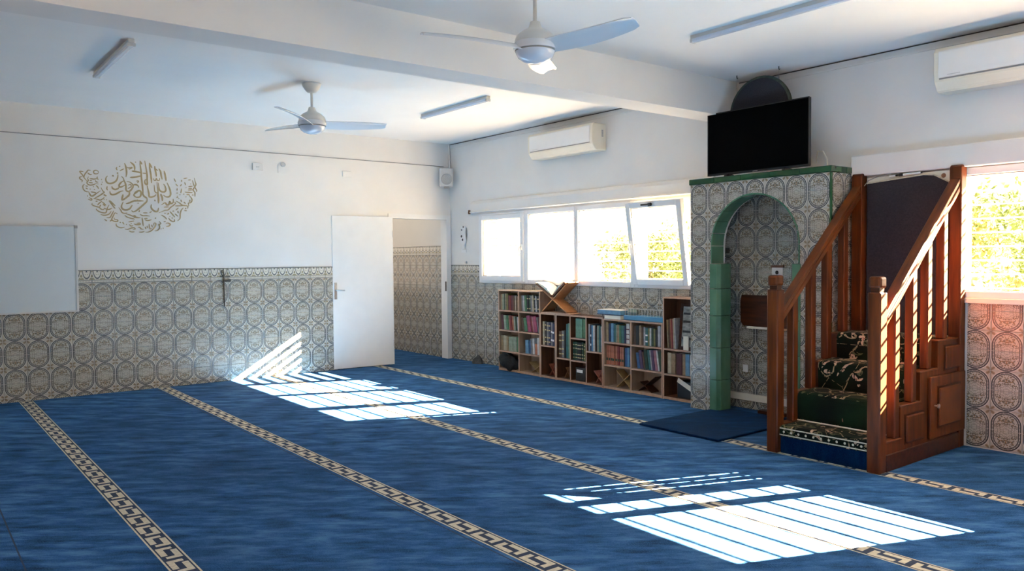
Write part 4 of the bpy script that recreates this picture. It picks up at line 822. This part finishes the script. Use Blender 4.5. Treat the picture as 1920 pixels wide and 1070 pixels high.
# ------------------------------------------------------------------ left wall: whiteboard, lettering, sockets
wb_ = thing('whiteboard', (.02, -5.55, .93), 'large pale whiteboard hung over the tiles at left edge', 'whiteboard')
MB().box((.010, -6.25, .93), (.028, -4.845, 1.825)).build('board_panel', M['whiteboard'], wb_)
b = MB()
for y0, y1, z0, z1 in ((-6.27, -4.825, .915, .932), (-6.27, -4.825, 1.822, 1.838), (-4.845, -4.825, .932, 1.822), (-6.27, -6.25, .932, 1.822)): b.box((.010, y0, z0), (.034, y1, z1))
b.build('frame', M['grey_plastic'], wb_)
MB().box((.008, -4.85, 1.812), (.037, -4.82, 1.842)).build('corner_cap', M['grey_cable'], wb_)
CAL = """1 -4591,2427 -4610,2445 -4633,2444 -4645,2428 -4634,2409 -4607,2411 -4593,2427
1 -4672,2441 -4696,2444 -4711,2424 -4732,2393 -4736,2367
1 -4704,2416 -4681,2398 -4662,2399
1 -4744,2424 -4769,2427 -4777,2420 -4751,2387 -4736,2358 -4710,2325
1 -4755,2372 -4778,2364 -4779,2347 -4756,2329 -4764,2309
1 -4695,2375 -4704,2351 -4696,2334 -4710,2316 -4707,2295 -4684,2283 -4649,2289 -4625,2301 -4598,2298
1 -4686,2356 -4647,2350 -4612,2356
1 -4606,2380 -4612,2361 -4597,2346
1 -4628,2338 -4621,2321 -4601,2318
1 -4683,2335 -4663,2332
1 -4695,2311 -4656,2308
1 -4734,2289 -4750,2276 -4751,2246 -4736,2220 -4713,2209 -4697,2211
1 -4727,2273 -4704,2269
1 -4725,2251 -4706,2239
1 -4653,2270 -4647,2266
1 -4687,2240 -4677,2240
1 -4646,2238 -4636,2237
1 -4626,2282 -4610,2270 -4599,2246
1 -4697,2209 -4686,2188 -4671,2165 -4648,2177 -4616,2200 -4580,2228
1 -4678,2210 -4651,2207 -4624,2202
1 -4575,2263 -4560,2228 -4545,2212 -4561,2198 -4601,2166 -4617,2154
1 -4571,2350 -4563,2349
1 -4567,2320 -4559,2320
1 -4574,2297 -4564,2297
1 -4549,2190 -4522,2173
2 -4507,2393 -4523,2370 -4524,2339 -4506,2314 -4475,2311 -4442,2326 -4418,2349 -4405,2385 -4402,2416
2 -4458,2404 -4447,2389
2 -4414,2431 -4398,2427
1 -4410,2495 -4417,2477 -4407,2460
1 -4390,2500 -4377,2510
1 -4383,2455 -4340,2481
2 -4332,2544 -4321,2509 -4315,2470 -4314,2430 -4321,2390
2 -4274,2561 -4254,2545 -4234,2524 -4229,2493 -4231,2470
1 -4309,2501 -4292,2493 -4255,2500 -4272,2486 -4289,2476
1 -4223,2564 -4213,2561
2 -4368,2396 -4350,2379 -4341,2349 -4329,2319 -4324,2283 -4323,2248 -4307,2231 -4286,2236 -4265,2260 -4250,2291 -4260,2318 -4288,2338 -4316,2341
1 -4301,2298 -4280,2312 -4268,2291 -4289,2272 -4306,2262
2 -4341,2349 -4370,2330 -4393,2298 -4387,2276 -4363,2282 -4334,2301
2 -4467,2281 -4460,2259 -4436,2247 -4408,2257 -4391,2276
2 -4487,2227 -4485,2206 -4470,2189 -4441,2192 -4409,2209 -4380,2228 -4351,2236
1 -4513,2279 -4518,2252 -4510,2235
2 -4260,2460 -4231,2459 -4190,2451
2 -4281,2388 -4241,2392 -4191,2404
2 -4250,2305 -4218,2311 -4194,2294
2 -4290,2232 -4291,2201 -4304,2169
1 -4195,2236 -4229,2212 -4246,2194 -4234,2172
1 -4356,2198 -4363,2167
2 -4172,2581 -4171,2532 -4164,2470 -4162,2408 -4157,2345 -4152,2283 -4149,2220 -4156,2202
2 -4172,2577 -4152,2542
2 -4122,2585 -4115,2536 -4106,2474 -4101,2416 -4102,2366 -4101,2321 -4118,2323 -4128,2342 -4121,2370 -4104,2375
2 -4074,2565 -4071,2507 -4062,2440 -4057,2386 -4055,2337
2 -4074,2561 -4048,2509
2 -4018,2533 -4014,2493 -4005,2444 -4003,2412
1 -4016,2506 -3987,2481
2 -3976,2506 -3957,2474 -3950,2424 -3940,2384
2 -3918,2483 -3910,2449 -3903,2404 -3899,2368
1 -4032,2392 -4028,2370 -4011,2371 -4002,2394 -3994,2372 -3972,2373 -3967,2400
2 -4103,2308 -4094,2259 -4086,2214 -4083,2183 -4058,2179 -4023,2194 -4010,2213
1 -4029,2320 -4026,2275 -4022,2244 -4001,2227 -3988,2245 -3995,2299 -3998,2354
2 -3984,2345 -3978,2291 -3971,2260 -3945,2243 -3915,2246 -3904,2272 -3913,2312 -3928,2334
2 -3889,2350 -3870,2305 -3856,2260 -3853,2219 -3869,2191 -3903,2188 -3933,2207
2 -3988,2236 -3990,2180
2 -3959,2219 -3951,2181
1 -4148,2444 -4102,2442
2 -4243,2461 -4202,2454 -4165,2448
2 -4245,2390 -4203,2401 -4162,2412
1 -4247,2309 -4214,2311 -4195,2294 -4192,2276
1 -4217,2351 -4192,2352 -4205,2329
2 -4245,2203 -4224,2230 -4190,2245 -4170,2233 -4171,2197 -4188,2174 -4225,2172 -4245,2203
2 -4150,2202 -4129,2176
1 -3584,2422 -3576,2375 -3568,2348 -3580,2319 -3601,2286 -3588,2259 -3579,2245 -3583,2203
1 -3608,2392 -3595,2347 -3578,2306 -3561,2274 -3570,2259
1 -3811,2402 -3795,2364
1 -3795,2341 -3772,2315
1 -3728,2391 -3729,2368
1 -3729,2340 -3745,2316
1 -3779,2291 -3782,2264
1 -3730,2289 -3740,2238
1 -3695,2365 -3685,2333
1 -3706,2406 -3665,2417
1 -3657,2392 -3626,2396
1 -3654,2316 -3609,2323
1 -3660,2276 -3606,2281
1 -3696,2251 -3611,2248
1 -3655,2293 -3614,2297
1 -3714,2228 -3703,2226
1 -3679,2224 -3643,2224
1 -3683,2307 -3679,2301
1 -3633,2349 -3624,2349
1 -3791,2236 -3782,2235
1 -3754,2219 -3745,2218
1 -3785,2199 -3777,2199
1 -3618,2220 -3598,2221
1 -4697,2207 -4682,2171 -4657,2165 -4627,2191 -4602,2211
1 -4547,2213 -4569,2189 -4611,2160 -4645,2140
1 -4715,2165 -4706,2164
1 -4695,2147 -4670,2134 -4675,2120 -4707,2131
1 -4653,2140 -4620,2134 -4587,2124 -4562,2139 -4544,2158
1 -4552,2185 -4527,2170
1 -4553,2134 -4544,2134
1 -4528,2131 -4520,2130
1 -4633,2110 -4613,2111
1 -4663,2089 -4670,2075 -4651,2061 -4622,2051 -4598,2045 -4581,2027 -4556,2021 -4547,2042
1 -4571,2113 -4601,2086 -4614,2067
1 -4584,2073 -4593,2050
1 -4567,2106 -4530,2070
1 -4561,2083 -4538,2061
1 -4503,2122 -4474,2086 -4450,2050 -4437,2036
1 -4495,2127 -4461,2091 -4437,2064
1 -4500,2076 -4518,2038 -4532,1991 -4557,1986 -4595,1996 -4623,2016 -4627,2030
1 -4471,2042 -4506,2024 -4552,2037
1 -4480,2007 -4498,1978 -4528,1963 -4558,1960 -4587,1969
1 -4455,2012 -4473,1974 -4495,1936 -4529,1935
1 -4417,1980 -4443,1989 -4456,1965 -4474,1927 -4474,1909 -4449,1895 -4419,1896 -4419,1912 -4449,1919 -4452,1937
1 -4550,1916 -4525,1898
1 -4496,1894 -4479,1909
1 -4433,1872 -4431,1849 -4408,1831 -4378,1826 -4347,1834
1 -4398,1887 -4385,1883
1 -4368,1890 -4353,1864
1 -4334,1865 -4325,1864
1 -4299,1865 -4282,1847 -4260,1852
1 -4286,1873 -4275,1872
1 -4307,1891 -4250,1904
1 -4348,1813 -4318,1808 -4282,1823 -4252,1828 -4239,1814 -4265,1805
1 -4305,1794 -4279,1781 -4248,1783
1 -4251,1871 -4220,1862 -4202,1877
2 -4356,2193 -4363,2165 -4371,2132
2 -4295,2196 -4318,2167 -4349,2142 -4373,2129
2 -4356,2114 -4372,2076 -4373,2047 -4351,2027 -4321,2025 -4290,2041 -4272,2069 -4263,2079
2 -4330,2093 -4289,2107 -4249,2127 -4213,2138
1 -4273,2022 -4256,2006 -4225,2019 -4198,2043
1 -4403,2051 -4382,2019 -4374,2000 -4352,1987 -4318,1993
1 -4344,1968 -4319,1945 -4275,1932 -4240,1924
1 -4335,1983 -4292,1970 -4257,1956 -4200,1944
2 -4108,2170 -4109,2132 -4128,2108 -4164,2073 -4200,2039 -4232,2014 -4254,2006
2 -4154,2231 -4144,2193 -4117,2170 -4108,2170
2 -3990,2238 -3986,2190 -3985,2142 -3986,2108
2 -3958,2215 -3945,2177 -3944,2138
2 -4251,2125 -4211,2131 -4145,2131
1 -4210,2105 -4197,2104
1 -4213,2140 -4205,2139
1 -4026,2150 -4022,2131
2 -4063,2096 -4066,2062 -4049,2034 -4017,2015 -3995,2026 -3987,2060
2 -3956,2094 -3915,2120 -3897,2096 -3874,2102 -3864,2136 -3855,2112 -3827,2128 -3826,2167
1 -3827,2128 -3799,2124 -3823,2094 -3856,2069 -3884,2039 -3917,2033 -3940,2022 -3986,2002
1 -3930,2069 -3879,2073
1 -3798,2144 -3761,2126 -3724,2097 -3668,2090 -3669,2060
1 -3809,2087 -3762,2089 -3715,2093
1 -3716,2068 -3740,2038 -3753,1994 -3756,1944 -3785,1914
1 -3707,2039 -3679,2035
1 -3687,2069 -3692,2054
1 -3651,2218 -3623,2185 -3616,2156 -3634,2130 -3658,2124 -3654,2090
1 -3642,2164 -3643,2140
1 -3583,2256 -3582,2206
1 -3742,2161 -3733,2136
1 -3709,2137 -3691,2118
1 -3689,2197 -3680,2196
1 -3712,2228 -3703,2227
1 -3674,2222 -3651,2223
1 -3793,2183 -3769,2189
1 -3782,2237 -3773,2237
1 -3757,2219 -3748,2218
1 -3770,2174 -3760,2174
1 -4199,2005 -4187,2025
1 -4153,1997 -4108,1998
1 -4085,1999 -4063,2016
1 -4188,1982 -4158,1966 -4122,1967 -4082,1963
1 -4255,1966 -4229,1959
1 -4255,1944 -4216,1941 -4181,1941
1 -4145,1930 -4109,1936
1 -4137,1921 -4105,1912 -4065,1923
1 -4165,1944 -4159,1897 -4154,1849
1 -4253,1871 -4218,1862 -4187,1867 -4195,1882 -4226,1876
1 -4214,1834 -4192,1834 -4175,1815 -4152,1811
1 -4134,1840 -4126,1816
1 -4116,1850 -4107,1826
1 -4093,1874 -4085,1821 -4067,1827
1 -4066,1865 -4058,1836
1 -4135,1780 -4108,1780 -4077,1793 -4049,1817 -4026,1851 -4021,1880 -4039,1885 -4044,1856
1 -4202,1781 -4175,1779 -4144,1789
1 -4019,1948 -4026,1933
1 -3984,1905 -3966,1881 -3989,1866 -3980,1852 -3985,1823 -4009,1799 -4036,1796
1 -3959,1978 -3928,1960 -3901,1931
1 -3938,1901 -3915,1907
1 -3927,1999 -3913,1999
1 -3885,2005 -3881,1995 -3899,1987
1 -3872,1966 -3863,1965
1 -3866,2022 -3839,1991 -3812,1958
1 -3882,1946 -3864,1922 -3841,1908 -3818,1909 -3817,1933
1 -3915,1882 -3888,1888 -3865,1874 -3879,1854 -3912,1844
1 -3772,2066 -3801,2036
1 -3811,1997 -3779,1968
1 -3778,2032 -3774,2003
1 -3949,1828 -3939,1828
1 -3972,1821 -3963,1820
1 -3838,2028 -3820,2026
1 -3849,1952 -3836,1943"""
def ribbons(txt):
    b = MB()
    for li, ln in enumerate(txt.strip().split('\n')):
        p = ln.split(); wd = (.0122, .0178)[int(p[0])-1]; q = [Vector([float(v)/1000 for v in s.split(',')]) for s in p[1:]]
        # smooth by Catmull-Rom
        pts = []
        if len(q) > 2:
            for i in range(len(q)-1):
                a, c, d, e = q[max(i-1, 0)], q[i], q[i+1], q[min(i+2, len(q)-1)]
                for t in (0, .25, .5, .75): pts.append(.5*((2*c)+(d-a)*t+(2*a-5*c+4*d-e)*t*t+(3*c-a-3*d+e)*t**3))
            pts.append(q[-1])
        else: pts = [q[0], (q[0]+q[1])/2, q[1]]
        n = len(pts); vs = []; fs = []
        for i, s in enumerate(pts):
            d = (pts[min(i+1, n-1)]-pts[max(i-1, 0)]); d = d.normalized() if d.length > 1e-6 else Vector((1, 0)); nn = Vector((-d.y, d.x)); f = i/(n-1)
            w = wd*(.30+.70*min(1, (3.2*min(f, 1-f)+.12))) if n > 3 else wd*(.65 if i in (0, n-1) else 1)
            for k in (-1, 1):
                c = s+nn*w*.5*k; vs.append((.0006, c.x, c.y)); vs.append((.002+li*.00003, c.x, c.y))
        for i in range(n-1):
            o = i*4; fs += [(o+1, o+5, o+7, o+3), (o, o+1, o+5, o+4), (o+2, o+6, o+7, o+3)]
        b.add(vs, fs)
    return b
tag(ribbons(CAL).build('wall_lettering', M['gilt']), 'gold Arabic lettering in a crescent shape on the left wall', 'lettering', kind='stuff')
ps = thing('wall_socket_box', (.015, -2.84, 2.55), 'small square socket box high on wall beside the round one', 'socket')
MB().box((0, -2.90, 2.555), (.03, -2.77, 2.64)).build('plate', M['plaster'], ps, bevel=.003); MB().box((.0305, -2.86, 2.585), (.033, -2.82, 2.605)).build('knockout', M['grey_plastic'], ps)
ps = thing('round_fitting', (.02, -2.50, 2.54), 'round wall fitting on a pale plate under the wall cable', 'fitting')
MB().box((0, -2.575, 2.54), (.008, -2.45, 2.64)).build('plate', M['plaster'], ps); MB().lathe([(.03, 0), (.03, .012), (.022, .014), (.022, .004), (.002, .004)], (.008, -2.508, 2.645), 18, axis='x').build('ring', M['grey_plastic'], ps, smooth=True)
tag(MB().box((0, -1.70, 2.54), (.018, -1.575, 2.615)).build('blank_plate', M['plaster'], bevel=.003), 'blank white wall plate nearest the open door', 'plate')
hk = thing('hook_rod', (.02, -3.285, .90), 'dark thin rod with two pegs hung on the tiled wall', 'rod')
MB().tube([(.018, -3.295, 1.30), (.03, -3.30, 1.335), (.03, -3.283, 1.34), (.03, -3.278, 1.30), (.025, -3.275, 1.0), (.02, -3.272, .905)], [.005, .006, .006, .008, .008, .006], 8).build('rod', M['dark_metal'], hk, smooth=True)
MB().tube([(.026, -3.32, 1.262), (.026, -3.20, 1.262)], .006, 8).build('peg', M['dark_metal'], hk); MB().box((.012, -3.285, 1.195), (.04, -3.195, 1.225)).build('clip', M['dark_metal'], hk, bevel=.005)
# cables and conduits
tag(MB().tube([(.012, -8.0, 2.79), (.012, -4.5, 2.786), (.012, -2.0, 2.778), (.012, -.12, 2.772)], .0045, 8).build('wall_cable', M['grey_cable'], smooth=True), 'grey cable running along the upper left wall', 'cable')
tag(MB().box((.0, -.035, 2.765), (.022, -.014, 3.099)).build('corner_conduit', M['plaster']), 'white conduit dropping from ceiling to the corner loudspeaker', 'conduit')
for a, c, l in ((.0, 4.675, 'thin white trunking along the ceiling edge left of the beam'), (4.98, 11.2, 'thin white trunking along the ceiling edge right of the beam')):
    tag(MB().box((a+.002, -.012, 3.035), (c, 0, 3.05)).build('cable_trunking', M['plaster']), l, 'trunking')
for a, c, l in ((.03, 4.675, 'dark cable in the ceiling corner left of the beam'), (4.98, 11.2, 'dark cable in the ceiling corner right of the beam')):
    tag(MB().tube([(a, -.007, 3.0925), (c, -.007, 3.0925)], .0045, 6).build('ceiling_cable', M['dark_metal']), l, 'cable')
# loudspeaker in the corner
sp = thing('loudspeaker', (.07, -.10, 2.46), 'small pale grey loudspeaker mounted in the room corner', 'loudspeaker')
T = Matrix.Translation((.125, -.15, 0)) @ Matrix.Rotation(-.5, 4, 'Z')
b = MB().prism([(-.05, -.095), (.045, -.095), (.06, -.07), (.06, .07), (.045, .095), (-.05, .06), (-.06, 0)], 2, 2.475, 2.73); b.v = [tuple(T @ Vector(p)) for p in b.v]; b.build('cabinet', M['grey_plastic'], sp, bevel=.006)
Tm = T @ Matrix.Translation((.061, 0, 2.575)); b = MB().lathe([(.078, 0), (.074, .008), (.066, .004), (.03, .001), (.002, .0)], seg=28, axis='x'); b.v = [tuple(Tm @ Vector(p)) for p in b.v]; b.build('woofer_grille', grainy('grey_grille', (.34, .34, .34), (.42, .42, .42), 90, .7), sp, smooth=True)
Tm = T @ Matrix.Translation((.061, 0, 2.69)); b = MB().box((0, -.06, -.02), (.004, .06, .02)); b.v = [tuple(Tm @ Vector(p)) for p in b.v]; b.build('tweeter_slot', M['grey_plastic'], sp, bevel=.003)
b = MB().box((-.02, -.03, 2.455), (.05, .03, 2.4755)); b.v = [tuple(T @ Vector(p)) for p in b.v]; b.build('bracket', M['grey_cable'], sp, bevel=.003)
# spotted ornament beside the doorway
orn = thing('wall_ornament', (.34, -.02, 1.54), 'white ornament with black spots hung beside the doorway', 'ornament')
pts = [(.04, 1.905), (.055, 1.87), (.03, 1.80), (.05, 1.74), (.055, 1.69), (.035, 1.66), (.012, 1.64), (.02, 1.60), (.022, 1.575)]
P = [(.345-a, z) for a, z in pts]+[(.345+a*.9+.02, z) for a, z in pts[::-1]]
MB().prism(P, 1, -.03, -.004).build('body', M['white'], orn, bevel=.006)
for x, z, r_ in ((.325, 1.855, .013), (.32, 1.765, .018), (.345, 1.715, .017), (.365, 1.895, .013)): MB().lathe([(.001, -.002), (r_, -.001), (r_, .0015)], (x, -.031, z), 14, axis='y').build('spot', M['black'], orn)
MB().prism([(.385, 1.90), (.40, 1.87), (.405, 1.78), (.395, 1.70), (.41, 1.70), (.42, 1.78), (.412, 1.88)], 1, -.012, -.004).build('dark_edge', M['grey_cable'], orn)
MB().box((.285, -.010, 1.535), (.40, -.004, 1.585)).build('name_plate', M['white'], orn)
tag(MB().box((.38, -.022, 1.375), (.415, -.0005, 1.41)).build('wall_switch', M['grey_plastic'], bevel=.003), 'tiny grey switch just above the tile border by the window', 'switch')
# ------------------------------------------------------------------ air conditioners
def aircon(x0, x1, z0, z1, label, side_mark):
    r = thing('air_conditioner', ((x0+x1)/2, -.1, z0), label, 'air conditioner', 'wall air conditioners'); dz = z1-z0
    prof = [(0, z1), (-.20, z1), (-.222, z1-.03), (-.226, z0+dz*.42), (-.215, z0+dz*.22), (-.17, z0+.01), (-.15, z0), (0, z0)]
    MB().prism(prof, 0, x0, x1).build('case', M['cream_plastic'], r, bevel=.006)
    MB().prism([(-.205, z1-.012), (-.227, z1-.034), (-.231, z0+dz*.42), (-.228, z0+dz*.30), (-.222, z0+dz*.30), (-.2, z1-.03)], 0, x0+.035, x1-.035).build('front_panel', M['white'], r, bevel=.003)
    MB().prism([(-.221, z0+dz*.26), (-.18, z0+.018), (-.172, z0+.024), (-.212, z0+dz*.27)], 0, x0+.06, x1-.06).build('air_flap', M['cream_plastic'], r, bevel=.002)
    MB().prism([(-.2225, z0+dz*.295), (-.219, z0+dz*.265), (-.21, z0+dz*.265), (-.21, z0+dz*.295)], 0, x0+.04, x1-.04).build('gap_line', M['grey_cable'], r)
    MB().box((x0+.1, -.2325, z0+dz*.34), (x0+.19, -.2290, z0+dz*.355)).build('badge', M['grey_plastic'], r)
    if side_mark:
        s = MB(); s.box((x1, -.075, z0+dz*.50), (x1+.0015, -.045, z0+dz*.78)); lb = s.build('side_label', M['grey_plastic'], r)
        for k in range(5): MB().box((x1+.0016, -.072, z0+dz*(.52+k*.05)), (x1+.0022, -.049, z0+dz*(.545+k*.05))).build('printed_mark', M['grey_cable'], lb)
    MB().box((x0+.02, -.17, z1+.0005), (x1-.02, -.03, z1+.006)).build('intake_grille', M['grey_plastic'], r)
aircon(2.06, 3.19, 2.655, 2.955, 'white air conditioner mounted above the row of windows', True)
aircon(6.86, 8.0, 2.665, 2.985, 'cream air conditioner cut off at the right photo edge', True)
# ------------------------------------------------------------------ ceiling lights
def batten(x0, x1, y, label):
    r = thing('strip_light', ((x0+x1)/2, y, 3.05), label, 'ceiling light', 'ceiling strip lights')
    MB().box((x0, y-.022, 3.07), (x1, y+.022, 3.0995)).build('housing', M['grey_plastic'], r, bevel=.003)
    MB().prism([(y-.027, 3.07), (y-.022, 3.053), (y-.012, 3.046), (y+.012, 3.046), (y+.022, 3.053), (y+.027, 3.07)], 0, x0+.02, x1-.02).build('diffuser', M['fan_bowl'], r)
    for x in (x0, x1-.02): MB().box((x, y-.03, 3.044), (x+.02, y+.03, 3.0695)).build('end_cap', M['grey_plastic'], r, bevel=.003)
batten(1.93, 3.23, -4.95, 'unlit strip light on the ceiling at the far left')
batten(1.83, 3.10, -1.58, 'unlit strip light on the ceiling before the windows')
batten(5.74, 7.05, -1.63, 'unlit strip light right of the beam above the pulpit')
batten(5.74, 7.05, -4.95, 'unlit strip light right of the beam nearer the viewer')
# ------------------------------------------------------------------ ceiling fans
def fan(x, y, a0, label, rad=.70):
    r = thing('ceiling_fan', (x, y, 2.62), label, 'ceiling fan', 'white ceiling fans'); c = (x, y, 0)
    MB().lathe([(.086, 3.099), (.088, 3.09), (.08, 3.066), (.06, 3.036), (.04, 3.016), (.012, 3.012)], c, 28).build('canopy', M['canopy'], r, smooth=True)
    MB().tube([(x, y, 3.015), (x, y, 2.84)], .012, 12).build('down_rod', M['grey_plastic'], r, smooth=True)
    MB().lathe([(.012, 2.8800), (.03, 2.8770), (.036, 2.8550), (.045, 2.8370), (.085, 2.8170), (.115, 2.7900), (.124, 2.7650), (.124, 2.7500), (.02, 2.7500)], c, 36).build('motor_housing', M['canopy'], r, smooth=True)
    MB().lathe([(.02, 2.7510), (.126, 2.7490), (.132, 2.7300), (.13, 2.7070), (.02, 2.7050)], c, 36).build('blade_ring', M['fan_white'], r, smooth=True)
    MB().lathe([(.02, 2.7060), (.123, 2.7055), (.123, 2.6995), (.02, 2.6990)], c, 36).build('dark_gap', M['grey_cable'], r)
    MB().lathe([(.02, 2.6995), (.12, 2.6990), (.117, 2.6870), (.105, 2.6650), (.082, 2.6470), (.045, 2.6320), (.001, 2.6270)], c, 36).build('light_bowl', M['fan_bowl'], r, smooth=True)
    for k in range(3):
        A = math.radians(a0+120*k); b = MB(); n = 14; vs = []; fs = []
        for i in range(n+1):
            s = i/n; R_ = .10+(rad-.10)*s; hw = .060+.014*math.sin(math.pi*s)**.8-.004*s; tw = -math.radians(25-9*s); swp = .028*math.sin(math.pi*s); zc = 2.720+.022*s
            if s > .97: hw *= .8
            for j in range(5):
                q = (j/4-.5)*2*hw; cam_ = .012*(1-(j/2-1)**2)
                px, py, pz_ = R_, q*math.cos(tw)+swp, zc+q*math.sin(tw)+cam_
                for t in (.003, -.003): vs.append((x+px*math.cos(A)-py*math.sin(A), y+px*math.sin(A)+py*math.cos(A), pz_+t))
        for i in range(n):
            for j in range(4):
                for t in (0, 1): a = (i*5+j)*2+t; fs.append((a, a+2, a+12, a+10))
            for j in (0, 4): a = (i*5+j)*2; fs.append((a, a+1, a+11, a+10))
        for i in (0, n):
            for j in range(4): a = (i*5+j)*2; fs.append((a, a+2, a+3, a+1))
        b.add(vs, fs); b.build('blade', M['fan_white'], r, smooth=True)
fan(2.585, -3.256, 73, 'white three blade ceiling fan nearer the lettered wall')
fan(5.895, -3.285, 12, 'large white ceiling fan hanging in front of the beam')
# ------------------------------------------------------------------ garden outside the windows
tag(MB().box((-4, .25, -.3), (24, 40, -.2)).build('ground', M['outdoor'], origin=(10, 20, -.25)), kind='structure')
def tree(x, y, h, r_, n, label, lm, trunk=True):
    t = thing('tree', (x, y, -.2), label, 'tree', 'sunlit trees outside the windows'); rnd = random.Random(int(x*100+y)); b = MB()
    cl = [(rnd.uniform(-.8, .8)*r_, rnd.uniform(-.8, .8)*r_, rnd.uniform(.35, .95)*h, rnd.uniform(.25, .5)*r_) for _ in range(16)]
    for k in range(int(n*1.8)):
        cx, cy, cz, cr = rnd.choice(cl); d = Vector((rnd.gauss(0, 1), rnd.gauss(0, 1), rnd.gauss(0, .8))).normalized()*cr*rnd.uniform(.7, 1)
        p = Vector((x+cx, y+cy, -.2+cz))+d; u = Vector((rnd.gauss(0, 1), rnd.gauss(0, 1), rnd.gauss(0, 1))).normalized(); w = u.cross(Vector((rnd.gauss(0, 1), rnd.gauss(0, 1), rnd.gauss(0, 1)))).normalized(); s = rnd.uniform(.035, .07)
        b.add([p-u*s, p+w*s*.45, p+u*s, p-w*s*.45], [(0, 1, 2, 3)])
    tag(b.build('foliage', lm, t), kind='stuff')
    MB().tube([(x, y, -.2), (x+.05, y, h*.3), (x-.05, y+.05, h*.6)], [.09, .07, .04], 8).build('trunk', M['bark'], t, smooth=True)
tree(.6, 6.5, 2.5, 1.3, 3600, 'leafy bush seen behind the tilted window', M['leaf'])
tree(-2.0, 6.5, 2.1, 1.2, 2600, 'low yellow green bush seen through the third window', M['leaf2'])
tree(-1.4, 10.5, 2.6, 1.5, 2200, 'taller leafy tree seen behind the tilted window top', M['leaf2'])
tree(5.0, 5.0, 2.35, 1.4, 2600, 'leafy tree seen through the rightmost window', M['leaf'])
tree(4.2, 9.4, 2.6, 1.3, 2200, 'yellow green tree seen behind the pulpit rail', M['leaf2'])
# unseen globe lamp added to brighten the corridor
gl = thing('corridor_fill_lamp', (-1.3, -1.2, 2.86), 'unseen globe lamp added to brighten the corridor', 'fill lamp')
MB().lathe([(.06, 3.099), (.06, 3.06), (.02, 3.055)], (-1.3, -1.2, 0), 20).build('lamp_base', M['white'], gl)
gm, gnt, gb_ = material('fill_lamp_globe', (.9, .9, .85), .4); gb_.inputs['Emission Color'].default_value = (1, .95, .78, 1); gb_.inputs['Emission Strength'].default_value = 26
MB().lathe([(.03, 3.06), (.09, 3.03), (.11, 2.97), (.09, 2.90), (.04, 2.865), (.001, 2.86)], (-1.3, -1.2, 0), 24).build('globe', gm, gl, smooth=True)
